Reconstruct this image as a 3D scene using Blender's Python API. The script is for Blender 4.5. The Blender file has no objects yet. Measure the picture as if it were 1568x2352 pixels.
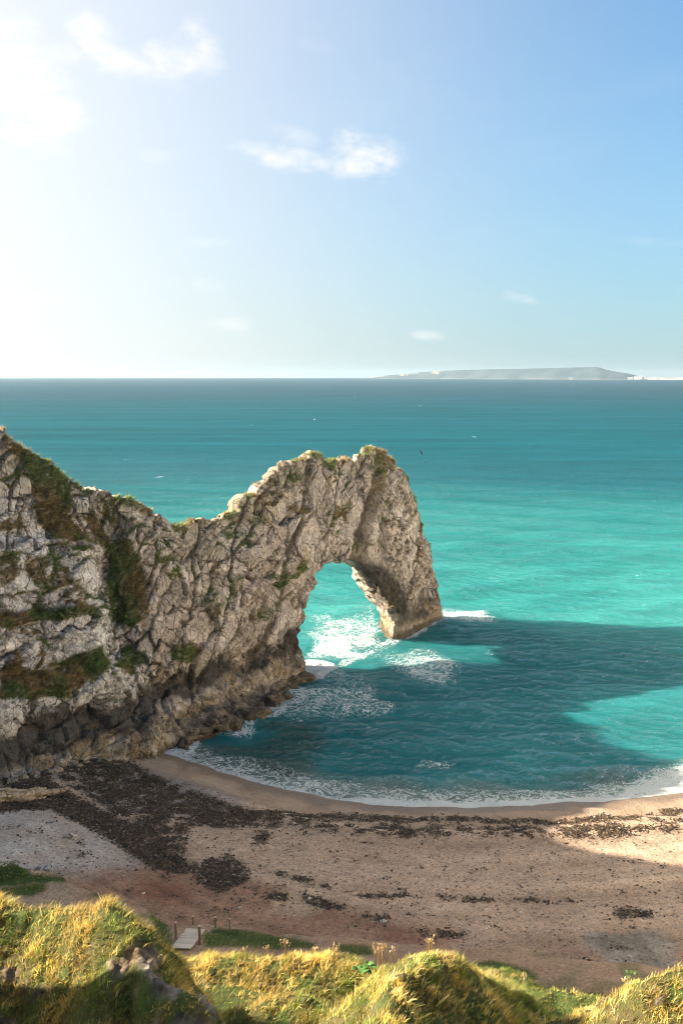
import bpy, math, random
import numpy as np
from mathutils import Vector

# ------------------------------------------------------------------ camera, sky, sun, exposure
SC = bpy.context.scene
CAM_Z = 60.0
EARTH_R = 7430000.0                          # with refraction; the sea curves away and its horizon dips
DIP = math.sqrt(2 * CAM_Z / EARTH_R)
PITCH = math.atan(308.0 / 2286.667) + DIP    # horizon sits 308 units (of 2352) above the frame centre
SUN_ELEV, SUN_AZ = math.radians(26.0), math.radians(-86.0)   # azimuth from +Y, clockwise; the sun is out of frame on the left
SUN_STRENGTH, SKY_STRENGTH, EXPOSURE = 5.0, 0.05, 2.28

cam_d = bpy.data.cameras.new('camera')
cam_d.sensor_fit = 'VERTICAL'; cam_d.sensor_height = 36.0; cam_d.lens = 35.0
cam_d.clip_start = 0.2; cam_d.clip_end = 300000.0
cam = bpy.data.objects.new('camera', cam_d)
SC.collection.objects.link(cam)
cam.location = (0, 0, CAM_Z); cam.rotation_euler = (math.pi / 2 - PITCH, 0, 0)
SC.camera = cam

SUN_DIR = Vector((math.sin(SUN_AZ) * math.cos(SUN_ELEV), math.cos(SUN_AZ) * math.cos(SUN_ELEV), math.sin(SUN_ELEV)))
sun_d = bpy.data.lights.new('sun', 'SUN')
sun_d.energy = SUN_STRENGTH; sun_d.angle = math.radians(0.55); sun_d.color = (1.0, 0.87, 0.68)
sun = bpy.data.objects.new('sun', sun_d); SC.collection.objects.link(sun)
sun.rotation_euler = SUN_DIR.to_track_quat('Z', 'Y').to_euler()
sun.location = (-200, 100, 200)

SC.view_settings.view_transform = 'Standard'
SC.view_settings.look = 'None'
SC.view_settings.exposure = EXPOSURE
SC.view_settings.gamma = 1.0
SC.view_settings.use_curve_mapping = False
SC.render.engine = 'CYCLES'
SC.cycles.use_denoising = True
SC.cycles.denoising_input_passes = 'RGB_ALBEDO_NORMAL'
SC.cycles.denoising_prefilter = 'ACCURATE'
SC.cycles.filter_width = 1.05
SC.cycles.max_bounces = 6
SC.cycles.diffuse_bounces = 3
SC.cycles.glossy_bounces = 2
SC.cycles.transmission_bounces = 3
SC.cycles.volume_bounces = 1
SC.cycles.transparent_max_bounces = 6
SC.cycles.sample_clamp_indirect = 6.0

# ------------------------------------------------------------------ node helper
class NT:
    """small wrapper for building node trees"""
    def __init__(self, tree):
        self.t = tree; self.n = tree.nodes; self.l = tree.links
        self.n.clear()
    def node(self, kind, **kw):
        nd = self.n.new(kind)
        for k, v in kw.items():
            setattr(nd, k, v)
        return nd
    def put(self, sock, v):
        if v is None: return
        if isinstance(v, bpy.types.NodeSocket): self.l.new(v, sock)
        else:
            if hasattr(sock.default_value, '__len__') and not hasattr(v, '__len__'):
                v = (v,) * len(sock.default_value)
            if hasattr(v, '__len__') and len(sock.default_value) == 4 and len(v) == 3: v = tuple(v) + (1.0,)
            sock.default_value = v
    def math(self, op, a, b=None, c=None, clamp=False):
        m = self.node('ShaderNodeMath', operation=op, use_clamp=clamp)
        for i, v in enumerate((a, b, c)): self.put(m.inputs[i], v)
        return m.outputs[0]
    def vmath(self, op, a, b=None):
        m = self.node('ShaderNodeVectorMath', operation=op)
        self.put(m.inputs[0], a); self.put(m.inputs[1], b)
        return m.outputs['Value'] if op in ('DOT_PRODUCT', 'LENGTH', 'DISTANCE') else m.outputs[0]
    def mix(self, f, a, b, blend='MIX'):
        m = self.node('ShaderNodeMix', data_type='RGBA', blend_type=blend)
        self.put(m.inputs[0], f); self.put(m.inputs[6], a); self.put(m.inputs[7], b)
        return m.outputs[2]
    def smooth(self, v, lo, hi, a=0.0, b=1.0):
        m = self.node('ShaderNodeMapRange', interpolation_type='SMOOTHSTEP')
        for i, q in enumerate((v, lo, hi, a, b)): self.put(m.inputs[i], q)
        return m.outputs[0]
    def noise(self, vec, scale, detail=4, rough=0.55, dist=0.0):
        m = self.node('ShaderNodeTexNoise')
        self.put(m.inputs['Vector'], vec); m.inputs['Scale'].default_value = scale
        m.inputs['Detail'].default_value = detail; m.inputs['Roughness'].default_value = rough
        m.inputs['Distortion'].default_value = dist
        return m.outputs['Fac'], m.outputs['Color']
    def voronoi(self, vec, scale, feature='F1', rnd=1.0):
        m = self.node('ShaderNodeTexVoronoi', feature=feature)
        self.put(m.inputs['Vector'], vec); m.inputs['Scale'].default_value = scale
        m.inputs['Randomness'].default_value = rnd
        return m.outputs['Distance']
    def mapping(self, vec, loc=(0, 0, 0), rot=(0, 0, 0), scale=(1, 1, 1)):
        m = self.node('ShaderNodeMapping')
        self.put(m.inputs['Vector'], vec); m.inputs['Location'].default_value = loc
        m.inputs['Rotation'].default_value = rot; m.inputs['Scale'].default_value = scale
        return m.outputs[0]
    def attr(self, name, out='Color'):
        return self.node('ShaderNodeAttribute', attribute_name=name).outputs[out]
    def bump(self, h, strength, dist, normal=None):
        m = self.node('ShaderNodeBump')
        m.inputs['Strength'].default_value = strength; m.inputs['Distance'].default_value = dist
        self.put(m.inputs['Height'], h)
        if normal is not None: self.put(m.inputs['Normal'], normal)
        return m.outputs[0]

# ------------------------------------------------------------------ pixel <-> place (frame units 1568 x 2352)
FPX = 2286.667
CP, SP = math.cos(PITCH), math.sin(PITCH)
def ray(px, py):
    a, b = (px - 784.0) / FPX, (py - 1176.0) / FPX
    return np.array([a, CP - b * SP, -SP - b * CP])
def on_z(px, py, z):
    d = ray(px, py); t = (z - CAM_Z) / d[2]
    return np.array([0, 0, CAM_Z]) + d * t
def on_depth(px, py, dep):
    return np.array([0, 0, CAM_Z]) + ray(px, py) * dep
def to_px(P):
    P = np.asarray(P, float)
    x, y, z = P[..., 0], P[..., 1], P[..., 2] - CAM_Z
    dep = y * CP - z * SP
    up = y * SP + z * CP
    dep = np.where(np.abs(dep) < 1e-3, 1e-3, dep)
    return 784 + FPX * x / dep, 1176 - FPX * up / dep, dep

# ------------------------------------------------------------------ world: hazy late-autumn sky with wisps of cloud
world = bpy.data.worlds.new('World'); SC.world = world; world.use_nodes = True
W = NT(world.node_tree)
sky = W.node('ShaderNodeTexSky', sky_type='NISHITA', sun_disc=False)
sky.sun_elevation = SUN_ELEV; sky.sun_rotation = SUN_AZ
sky.altitude = 60; sky.air_density = 1.0; sky.dust_density = 0.35; sky.ozone_density = 5.0
wdir = W.node('ShaderNodeTexCoord').outputs['Generated']
sep = W.node('ShaderNodeSeparateXYZ'); W.put(sep.inputs[0], wdir)
az = W.math('ARCTAN2', sep.outputs[0], sep.outputs[1])
el = W.math('ARCSINE', sep.outputs[2])
# forward-scattering veil of sea haze round the sun: a smooth function of the angle to the sun and of elevation
cosang = W.vmath('DOT_PRODUCT', wdir, tuple(SUN_DIR))
half = W.math('MULTIPLY', W.math('ADD', cosang, 1.0), 0.5)          # 1 towards the sun, 0 away from it
up_el = W.math('MAXIMUM', el, 0.0)
h_el = W.math('MULTIPLY', W.math('EXPONENT', W.math('MULTIPLY', up_el, -3.5)), 0.88)
h_sun = W.smooth(W.math('SUBTRACT', half, W.math('MULTIPLY', up_el, 0.16)), 0.37, 0.80, 0.0, 0.90)
hz_f = W.math('SUBTRACT', 1.0, W.math('MULTIPLY', W.math('SUBTRACT', 1.0, h_el), W.math('SUBTRACT', 1.0, h_sun)))
hz_c = W.mix(W.smooth(half, 0.40, 0.70), (2.12, 2.66, 2.84), (4.08, 4.02, 3.88))
glow = W.math('ADD', 1.0, W.math('MULTIPLY', W.math('POWER', half, 9.0), 2.2))
hz_s = W.node('ShaderNodeVectorMath', operation='SCALE'); W.put(hz_s.inputs[0], hz_c); W.put(hz_s.inputs['Scale'], glow)
base_c = W.mix(hz_f, W.vmath('MULTIPLY', sky.outputs[0], (0.38, 0.81, 0.93)), hz_s.outputs[0])
def azel(px, py):
    d = ray(px, py); d /= np.linalg.norm(d)
    return math.atan2(d[0], d[1]), math.asin(d[2])
cvec = W.node('ShaderNodeCombineXYZ'); W.put(cvec.inputs[0], az); W.put(cvec.inputs[1], el)
cv = W.mapping(cvec.outputs[0], scale=(1.0, 1.7, 1))
n1, _ = W.noise(cv, 24, 7, 0.62, 0.3)
n2, _ = W.noise(cv, 60, 5, 0.6, 0.1)
nn = W.math('ADD', W.math('MULTIPLY', n1, 0.7), W.math('MULTIPLY', n2, 0.3))
# (px, py, half width, half height, tilt, weight)
CLOUDS = [(845, 356, 85, 42, 0.25, 1.0), (760, 375, 130, 26, 0.05, 1.0), (665, 362, 100, 24, 0.12, .9), (600, 350, 60, 15, 0.1, .8), (690, 318, 60, 20, 0.3, .45),
          (225, 98, 62, 34, 0.55, .95), (160, 125, 60, 20, 0.1, .6), (300, 150, 95, 28, 0.25, .95), (400, 140, 85, 34, -0.1, .85), (458, 112, 48, 52, 0.6, .8),
          (10, 165, 100, 85, 0.5, 1.0), (100, 235, 80, 60, 0.6, .95), (60, 300, 75, 40, 0.2, .7),
          (525, 742, 60, 15, 0, .5), (480, 655, 40, 16, 0.1, .4), (470, 556, 65, 10, 0, .25), (360, 360, 50, 12, 0, .2),
          (978, 771, 36, 11, 0.05, .65), (1192, 685, 34, 12, 0.3, .5), (1520, 558, 90, 10, 0.1, .15), (730, 105, 40, 14, .3, .12), (880, 783, 16, 7, 0, .4),
          (120, 690, 90, 14, 0, .2), (-420, 420, 260, 80, .1, .9), (-900, 150, 300, 90, .2, .9), (2100, 300, 200, 50, .1, .8), (2500, 620, 180, 30, 0, .7)]
total = None
for (px, py, hw, hh, tl, wt) in CLOUDS:
    a0, e0 = azel(px, py); ra, re = hw / FPX * 1.15, hh / FPX * 1.15
    da = W.math('SUBTRACT', az, a0); de = W.math('SUBTRACT', el, e0)
    c_, s_ = math.cos(tl), math.sin(tl)      # a positive tilt falls to the right
    u = W.math('DIVIDE', W.math('SUBTRACT', W.math('MULTIPLY', da, c_), W.math('MULTIPLY', de, s_)), ra)
    v = W.math('DIVIDE', W.math('ADD', W.math('MULTIPLY', da, s_), W.math('MULTIPLY', de, c_)), re)
    r2 = W.math('ADD', W.math('MULTIPLY', u, u), W.math('MULTIPLY', v, v))
    m = W.math('SUBTRACT', 1.0, r2)
    m = W.math('ADD', m, W.math('MULTIPLY', W.math('SUBTRACT', nn, 0.5), 5.4))
    m = W.smooth(m, -0.4, 2.4, 0.0, wt)
    total = m if total is None else W.math('MAXIMUM', total, m)
# faint streaks all over the sky
st = W.mapping(cvec.outputs[0], rot=(0, 0, 0.5), scale=(0.8, 3.0, 1))
s1, _ = W.noise(st, 5, 5, 0.6, 0.6)
streak = W.math('MULTIPLY', W.smooth(s1, 0.48, 0.85), 0.06)
cl = W.math('MAXIMUM', W.math('MULTIPLY', total, 0.92), streak)
# clouds are lit by the sun: brightness relative to the sky behind
cb = W.node('ShaderNodeVectorMath', operation='SCALE'); cb.inputs[0].default_value = (1.0, 0.965, 0.93)
W.put(cb.inputs['Scale'], W.math('MULTIPLY', glow, 4.75))
wcol = W.mix(cl, base_c, cb.outputs[0])
bg = W.node('ShaderNodeBackground'); W.put(bg.inputs[0], wcol); bg.inputs[1].default_value = SKY_STRENGTH
wo = W.node('ShaderNodeOutputWorld'); W.l.new(bg.outputs[0], wo.inputs[0])

# ------------------------------------------------------------------ numpy noise
def _h(ix, iy, iz, seed):
    h = (ix.astype(np.uint32) * np.uint32(374761393) + iy.astype(np.uint32) * np.uint32(668265263)
         + iz.astype(np.uint32) * np.uint32(2147483647) + np.uint32((seed * 1013904223) & 0xffffffff))
    h = (h ^ (h >> np.uint32(13))) * np.uint32(1274126177)
    h = (h ^ (h >> np.uint32(16))) * np.uint32(2246822519)
    h = h ^ (h >> np.uint32(15))
    return h
def _h01(ix, iy, iz, seed):
    return (_h(ix, iy, iz, seed) & np.uint32(0xffffff)).astype(np.float32) / np.float32(0xffffff)
def vnoise(x, y, z, seed=0):
    """smooth value noise in -1..1"""
    fx, fy, fz = np.floor(x), np.floor(y), np.floor(z)
    ix, iy, iz = fx.astype(np.int64), fy.astype(np.int64), fz.astype(np.int64)
    tx, ty, tz = (x - fx), (y - fy), (z - fz)
    tx = tx * tx * tx * (tx * (tx * 6 - 15) + 10); ty = ty * ty * ty * (ty * (ty * 6 - 15) + 10); tz = tz * tz * tz * (tz * (tz * 6 - 15) + 10)
    r = 0
    for a in (0, 1):
        wx = tx if a else 1 - tx
        for b in (0, 1):
            wy = ty if b else 1 - ty
            for c in (0, 1):
                wz = tz if c else 1 - tz
                r = r + wx * wy * wz * _h01(ix + a, iy + b, iz + c, seed)
    return r * 2 - 1
def fbm(x, y, z, seed=0, octv=4, gain=0.5, lac=2.03):
    s, a, t = 0, 1.0, 0
    for o in range(octv):
        s = s + a * vnoise(x, y, z, seed + o * 17); t += a
        x, y, z = x * lac + 3.1, y * lac + 1.7, z * lac + 5.3; a *= gain
    return s / t * 1.4
def fbm2(x, y, seed=0, octv=4, gain=0.5):
    return fbm(x, y, np.zeros_like(x) + seed * 0.37, seed, octv, gain)
def worley(x, y, z, seed=0):
    """nearest cell: F1, F2, cell hash ids and the vector to the nearest point"""
    fx, fy, fz = np.floor(x).astype(np.int64), np.floor(y).astype(np.int64), np.floor(z).astype(np.int64)
    f1 = np.full(x.shape, 1e9, np.float32); f2 = f1.copy()
    cid = np.zeros(x.shape, np.uint32)
    vx = np.zeros(x.shape, np.float32); vy = vx.copy(); vz = vx.copy()
    for a in (-1, 0, 1):
        for b in (-1, 0, 1):
            for c in (-1, 0, 1):
                jx, jy, jz = fx + a, fy + b, fz + c
                dx = (jx + _h01(jx, jy, jz, seed) - x).astype(np.float32)
                dy = (jy + _h01(jx, jy, jz, seed + 5) - y).astype(np.float32)
                dz = (jz + _h01(jx, jy, jz, seed + 9) - z).astype(np.float32)
                d = np.sqrt(dx * dx + dy * dy + dz * dz)
                n = d < f1
                f2 = np.where(n, f1, np.minimum(f2, d))
                f1 = np.where(n, d, f1)
                cid = np.where(n, _h(jx, jy, jz, seed + 77), cid)
                vx = np.where(n, dx, vx); vy = np.where(n, dy, vy); vz = np.where(n, dz, vz)
    return f1, f2, cid, vx, vy, vz
def crnd(cid, k):
    return (((cid * np.uint32(2654435761 + k * 40503)) >> np.uint32(8)) & np.uint32(0xffff)).astype(np.float32) / 65535.0
def sstep(a, b, x):
    t = np.clip((x - a) / (b - a), 0, 1); return t * t * (3 - 2 * t)
def lerp(a, b, t): return a + (b - a) * t
def poly_sd(px, py, poly):
    """signed distance to a polygon, negative inside"""
    poly = np.asarray(poly, float); n = len(poly)
    d = np.full(px.shape, 1e18); ins = np.zeros(px.shape, bool)
    for i in range(n):
        ax, ay = poly[i]; bx, by = poly[(i + 1) % n]
        ex, ey = bx - ax, by - ay
        wx, wy = px - ax, py - ay
        t = np.clip((wx * ex + wy * ey) / (ex * ex + ey * ey + 1e-12), 0, 1)
        d = np.minimum(d, (wx - ex * t) ** 2 + (wy - ey * t) ** 2)
        cross = ((ay > py) != (by > py)) & (px < ex * (py - ay) / (ey if abs(ey) > 1e-12 else 1e-12) + ax)
        ins ^= cross
    d = np.sqrt(d)
    return np.where(ins, -d, d)
def poly_mask(px, py, poly, soft):
    return 1 - sstep(-soft, soft, poly_sd(px, py, poly))
def line_dist(px, py, pts):
    """distance to an open polyline"""
    d = np.full(px.shape, 1e18)
    for (ax, ay), (bx, by) in zip(pts[:-1], pts[1:]):
        ex, ey = bx - ax, by - ay
        wx, wy = px - ax, py - ay
        t = np.clip((wx * ex + wy * ey) / (ex * ex + ey * ey + 1e-12), 0, 1)
        d = np.minimum(d, (wx - ex * t) ** 2 + (wy - ey * t) ** 2)
    return np.sqrt(d)

# ------------------------------------------------------------------ mesh helpers
COL = SC.collection
def mesh_np(name, verts, faces, mat=None, smooth=True, cols=None, attrs=None):
    """faces: (N,3) or (N,4) int array"""
    me = bpy.data.meshes.new(name)
    verts = np.ascontiguousarray(verts, np.float32); faces = np.ascontiguousarray(faces, np.int32)
    k = faces.shape[1]
    me.vertices.add(len(verts)); me.vertices.foreach_set('co', verts.ravel())
    me.loops.add(faces.size); me.loops.foreach_set('vertex_index', faces.ravel())
    me.polygons.add(len(faces))
    me.polygons.foreach_set('loop_start', np.arange(0, faces.size, k, dtype=np.int32))
    me.polygons.foreach_set('loop_total', np.full(len(faces), k, np.int32))
    me.polygons.foreach_set('use_smooth', np.full(len(faces), smooth, bool))
    me.update(calc_edges=True)
    if cols is not None:
        a = me.attributes.new('tint', 'FLOAT_COLOR', 'POINT')
        c = np.ones((len(verts), 4), np.float32); c[:, :3] = cols
        a.data.foreach_set('color', c.ravel())
    for nm, v in (attrs or {}).items():
        a = me.attributes.new(nm, 'FLOAT', 'POINT'); a.data.foreach_set('value', np.ascontiguousarray(v, np.float32))
    if mat is not None: me.materials.append(mat)
    return me
def link(name, data, parent=None, loc=None):
    o = bpy.data.objects.new(name, data); COL.objects.link(o)
    if parent is not None: o.parent = parent
    if loc is not None: o.location = loc
    return o
def tag(o, label=None, cat=None, group=None, kind=None):
    if label: o['label'] = label
    if cat: o['category'] = cat
    if group: o['group'] = group
    if kind: o['kind'] = kind
    return o
def empty(name, loc=(0, 0, 0), rz=0.0):
    o = bpy.data.objects.new(name, None); COL.objects.link(o)
    o.location = loc; o.rotation_euler = (0, 0, rz); o.empty_display_size = 0.3
    return o
def grid_faces(nx, ny):
    i = np.arange(nx * ny).reshape(ny, nx)
    return np.stack([i[:-1, :-1], i[:-1, 1:], i[1:, 1:], i[1:, :-1]], -1).reshape(-1, 4)
def vnormals(v, f):
    n = np.zeros_like(v)
    fn = np.cross(v[f[:, 2]] - v[f[:, 0]], v[f[:, 3]] - v[f[:, 1]]) if f.shape[1] == 4 else np.cross(v[f[:, 1]] - v[f[:, 0]], v[f[:, 2]] - v[f[:, 0]])
    for k in range(f.shape[1]):
        for c in range(3):
            n[:, c] += np.bincount(f[:, k], fn[:, c], len(v))
    return n / (np.linalg.norm(n, axis=1, keepdims=True) + 1e-12)
def compact(v, f, *arrs):
    used = np.unique(f); m = np.full(len(v), -1, np.int64); m[used] = np.arange(len(used))
    return (v[used], m[f]) + tuple(a[used] for a in arrs)
class MB:
    """collects boxes, prisms and tubes into one mesh"""
    def __init__(self): self.v = []; self.f = []
    def poly(self, vs, fs):
        o = len(self.v); self.v += [tuple(p) for p in vs]; self.f += [tuple(i + o for i in q) for q in fs]
    def box(self, c, s, rz=0.0, tilt=None):
        pts = []
        for dz in (-.5, .5):
            for dx, dy in ((-.5, -.5), (.5, -.5), (.5, .5), (-.5, .5)):
                x, y, z = dx * s[0], dy * s[1], dz * s[2]
                if tilt: y, z = y * math.cos(tilt) - z * math.sin(tilt), y * math.sin(tilt) + z * math.cos(tilt)
                pts.append((c[0] + x * math.cos(rz) - y * math.sin(rz), c[1] + x * math.sin(rz) + y * math.cos(rz), c[2] + z))
        self.poly(pts, [(3, 2, 1, 0), (4, 5, 6, 7), (0, 1, 5, 4), (1, 2, 6, 5), (2, 3, 7, 6), (3, 0, 4, 7)])
    def tube(self, path, radii, seg=8, cap=True):
        path = [Vector(p) for p in path]; rings = []
        for i, p in enumerate(path):
            t = (path[min(i + 1, len(path) - 1)] - path[max(i - 1, 0)]).normalized()
            a = t.orthogonal().normalized() if abs(t.z) > .95 else t.cross(Vector((0, 0, 1))).normalized()
            b = t.cross(a)
            rings.append([p + (a * math.cos(k * 2 * math.pi / seg) + b * math.sin(k * 2 * math.pi / seg)) * radii[i] for k in range(seg)])
        o = len(self.v)
        for r in rings: self.v += [tuple(p) for p in r]
        for i in range(len(rings) - 1):
            for k in range(seg):
                k2 = (k + 1) % seg
                self.f.append((o + i * seg + k, o + i * seg + k2, o + (i + 1) * seg + k2, o + (i + 1) * seg + k))
        if cap:
            self.f.append(tuple(o + k for k in range(seg - 1, -1, -1)))
            self.f.append(tuple(o + (len(rings) - 1) * seg + k for k in range(seg)))
    def build(self, name, mat, parent=None, smooth=False):
        me = bpy.data.meshes.new(name); me.from_pydata(self.v, [], self.f)
        me.materials.append(mat)
        if smooth: me.polygons.foreach_set('use_smooth', [True] * len(me.polygons))
        me.update()
        return link(name, me, parent)

# ------------------------------------------------------------------ materials
def new_mat(name):
    m = bpy.data.materials.new(name); m.use_nodes = True
    return m, NT(m.node_tree)
def finish(N, col, rough=0.9, normal=None, spec=0.3, **extra):
    p = N.node('ShaderNodeBsdfPrincipled')
    N.put(p.inputs['Base Color'], col); N.put(p.inputs['Roughness'], rough)
    p.inputs['Specular IOR Level'].default_value = spec
    if normal is not None: N.put(p.inputs['Normal'], normal)
    for k, v in extra.items(): N.put(p.inputs[k.replace('_', ' ')], v)
    o = N.node('ShaderNodeOutputMaterial'); N.l.new(p.outputs[0], o.inputs[0])
    return p
def wpos(N): return N.node('ShaderNodeNewGeometry').outputs['Position']

def mat_rock():
    m, N = new_mat('limestone'); P = wpos(N); t = N.attr('tint')
    a, _ = N.noise(P, 0.8, 8, 0.68, 0.4)
    b, _ = N.noise(P, 3.6, 6, 0.7, 0.2)
    f = N.math('ADD', N.math('MULTIPLY', N.math('SUBTRACT', a, 0.5), 1.7), N.math('MULTIPLY', N.math('SUBTRACT', b, 0.5), 1.5))
    f = N.math('ADD', 1.0, f)
    v = N.node('ShaderNodeVectorMath', operation='SCALE'); N.put(v.inputs[0], t); N.put(v.inputs['Scale'], N.math('MAXIMUM', f, 0.25))
    # thin dark joints, in steeply dipping sets, and pits
    wq = N.vmath('ADD', N.mapping(P, rot=(0.3, 0.5, 0.2), scale=(0.75, 0.55, 0.40)), N.vmath('MULTIPLY', N.noise(P, 0.45, 5)[1], (1.3, 1.3, 1.3)))
    e = N.voronoi(wq, 0.75, 'DISTANCE_TO_EDGE')
    e2 = N.voronoi(wq, 2.1, 'DISTANCE_TO_EDGE')
    k1, _ = N.noise(P, 0.22, 3, 0.5)
    crack = N.math('MULTIPLY', N.smooth(e, 0.0, 0.040, 1.0, 0.0), N.smooth(k1, 0.40, 0.55))
    crack2 = N.math('MULTIPLY', N.smooth(e2, 0.0, 0.07, 1.0, 0.0), N.smooth(k1, 0.62, 0.45))
    ck = N.math('MAXIMUM', crack, N.math('MULTIPLY', crack2, 0.7))
    pit = N.smooth(b, 0.30, 0.41, 0.6, 0.0)
    col = N.mix(N.math('MAXIMUM', N.math('MULTIPLY', ck, 0.92), pit), v.outputs[0], (0.055, 0.042, 0.028))
    h = N.math('ADD', N.math('MULTIPLY', a, 1.4), N.math('MULTIPLY', b, 0.7))
    h = N.math('SUBTRACT', h, N.math('MULTIPLY', ck, 0.5))
    finish(N, col, 0.92, N.bump(h, 1.0, 0.55), 0.2)
    return m
def mat_tint(name, rough=0.95, scale=6.0, amt=0.6, bump=0.5, dist=0.05, scale2=30.0, spec=0.15):
    m, N = new_mat(name); P = wpos(N); t = N.attr('tint')
    a, _ = N.noise(P, scale, 6, 0.65); b, _ = N.noise(P, scale2, 4, 0.7)
    f = N.math('ADD', 1.0, N.math('MULTIPLY', N.math('SUBTRACT', N.math('ADD', a, b), 1.0), amt * 2))
    v = N.node('ShaderNodeVectorMath', operation='SCALE'); N.put(v.inputs[0], t); N.put(v.inputs['Scale'], f)
    finish(N, v.outputs[0], rough, N.bump(N.math('ADD', a, N.math('MULTIPLY', b, .5)), bump, dist), spec)
    return m
def mat_grass(name='grass_blades', trans=0.45):
    m, N = new_mat(name); t = N.attr('tint')
    d = N.node('ShaderNodeBsdfDiffuse'); N.put(d.inputs[0], t)
    tr = N.node('ShaderNodeBsdfTranslucent'); N.put(tr.inputs[0], N.mix(0.5, t, (1.0, 0.9, 0.35), 'MULTIPLY') if False else t)
    gl = N.node('ShaderNodeBsdfGlossy'); gl.inputs[0].default_value = (1, 1, 1, 1); gl.inputs['Roughness'].default_value = 0.45
    mx = N.node('ShaderNodeMixShader'); mx.inputs[0].default_value = trans; N.l.new(d.outputs[0], mx.inputs[1]); N.l.new(tr.outputs[0], mx.inputs[2])
    m2 = N.node('ShaderNodeMixShader'); m2.inputs[0].default_value = 0.03; N.l.new(mx.outputs[0], m2.inputs[1]); N.l.new(gl.outputs[0], m2.inputs[2])
    o = N.node('ShaderNodeOutputMaterial'); N.l.new(m2.outputs[0], o.inputs[0])
    return m
def mat_plain(name, col, rough=0.8, scale=8.0, amt=0.4, bump=0.3, dist=0.02, stretch=(1, 1, 1), spec=0.2):
    m, N = new_mat(name); P = N.mapping(N.node('ShaderNodeTexCoord').outputs['Object'], scale=stretch)
    a, _ = N.noise(P, scale, 6, 0.65)
    orn = N.node('ShaderNodeObjectInfo').outputs['Random']
    f = N.math('ADD', N.math('ADD', 0.85, N.math('MULTIPLY', orn, 0.3)), N.math('MULTIPLY', N.math('SUBTRACT', a, 0.5), amt * 3))
    v = N.node('ShaderNodeVectorMath', operation='SCALE'); v.inputs[0].default_value = col; N.put(v.inputs['Scale'], f)
    finish(N, v.outputs[0], rough, N.bump(a, bump, dist), spec)
    return m
M_ROCK = mat_rock()
M_GRASS = mat_grass()
M_SOIL = mat_tint('soil', 0.95, 3.5, 1.0, 1.0, 0.15, 22.0)
# ------------------------------------------------------------------ the limestone ridge: headland cliff and sea arch
RO = np.array([-32.0, 160.0]); RD = np.array([56.0, 80.0]); RD /= np.linalg.norm(RD)
RN = np.array([-RD[1], RD[0]])                       # towards the open sea, away from the bay
def on_ridge(px, py, n):
    d = ray(px, py)
    t = (n + RO @ RN) / (d[:2] @ RN)
    p = np.array([0, 0, CAM_Z]) + d * t
    return (p[:2] - RO) @ RD, p[2]
CREST = [(0, 996), (22, 1014), (47, 1019), (83, 1041), (115, 1053), (133, 1077), (162, 1096), (191, 1118), (223, 1125), (252, 1140), (284, 1145),
         (310, 1159), (335, 1161), (355, 1186), (371, 1186), (389, 1206), (428, 1204), (443, 1192), (464, 1192), (486, 1190), (504, 1181), (533, 1163),
         (554, 1134), (577, 1140), (588, 1116), (610, 1095), (639, 1068), (682, 1053), (703, 1048), (718, 1034), (732, 1046), (743, 1060), (761, 1057),
         (775, 1062), (786, 1050), (808, 1055), (819, 1039), (829, 1039), (847, 1028), (862, 1030), (880, 1039), (901, 1062), (916, 1069), (930, 1095),
         (946, 1123), (955, 1149), (966, 1188), (972, 1231), (981, 1267), (988, 1318), (1002, 1362), (1013, 1411)]
def nc_px(x): return float(np.interp(x, [0, 250, 420, 560, 900, 1013], [15, 11, 8, 6.5, 5, 4]))
cr = np.array([on_ridge(x - 9 * min(1, max(0, (x - 880) / 60)), y + 3, nc_px(x)) for x, y in CREST])
cr[:, 0] = np.where(cr[:, 0] > 97.5, 97.5 + (cr[:, 0] - 97.5) * .42, cr[:, 0])
cs = list(cr[:, 0]); cz = list(cr[:, 1])
cs, cz = np.array(cs), np.array(cz)
keep = np.concatenate([[True], np.diff(np.maximum.accumulate(cs)) > 0.02]); cs, cz = cs[keep], cz[keep]
# past the left edge the unseen crest is shaped to cast the beach shadow
cs = np.concatenate([[-95, -80, -60, -45, -32, -22], cs]); cz = np.concatenate([[40, 43, 46, 48, 50.5, 53], cz])
cs = np.append(cs, [cs[-1] + 1.5]); cz = np.append(cz, [-4.0])
S_END = cs[-2]
ncs = np.interp(cs, [-95, cr[0, 0], cr[9, 0], cr[16, 0], cr[23, 0], cr[41, 0], cs[-1]], [18, 15, 11, 8, 6.5, 5, 4])

FH = [(704, 1575), (700, 1552), (698, 1519), (694, 1487), (696, 1458), (707, 1429), (707, 1404), (711, 1379), (725, 1365), (729, 1345), (724, 1329), (732, 1311),
      (743, 1291), (772, 1281), (795, 1284), (826, 1291), (862, 1318), (898, 1386), (909, 1422), (902, 1482), (904, 1510)]
fh = np.array([on_ridge(x, y, -0.5 if i < 13 else -1.0) for i, (x, y) in enumerate(FH)])
BH = [(772, 1290), (790, 1288), (811, 1300), (815, 1325), (826, 1339), (847, 1368), (865, 1393), (873, 1415), (867, 1447), (866, 1475)]
bh_r = np.array([on_ridge(x, y, 11.0) for x, y in BH])
bh_l = fh[:13].copy(); bh_l[:, 0] += 1.5
def resample(p, n):
    d = np.concatenate([[0], np.cumsum(np.linalg.norm(np.diff(p, axis=0), axis=1))]); t = np.linspace(0, d[-1], n)
    return np.stack([np.interp(t, d, p[:, 0]), np.interp(t, d, p[:, 1])], 1)
hole_f = np.concatenate([resample(fh[:14], 20), resample(fh[14:], 14)])
hole_b = np.concatenate([resample(np.concatenate([bh_l, bh_r[:1]]), 20), resample(bh_r[1:], 14)])
hole_f[0, 1] = hole_f[-1, 1] = hole_b[0, 1] = hole_b[-1, 1] = -6.0

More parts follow.
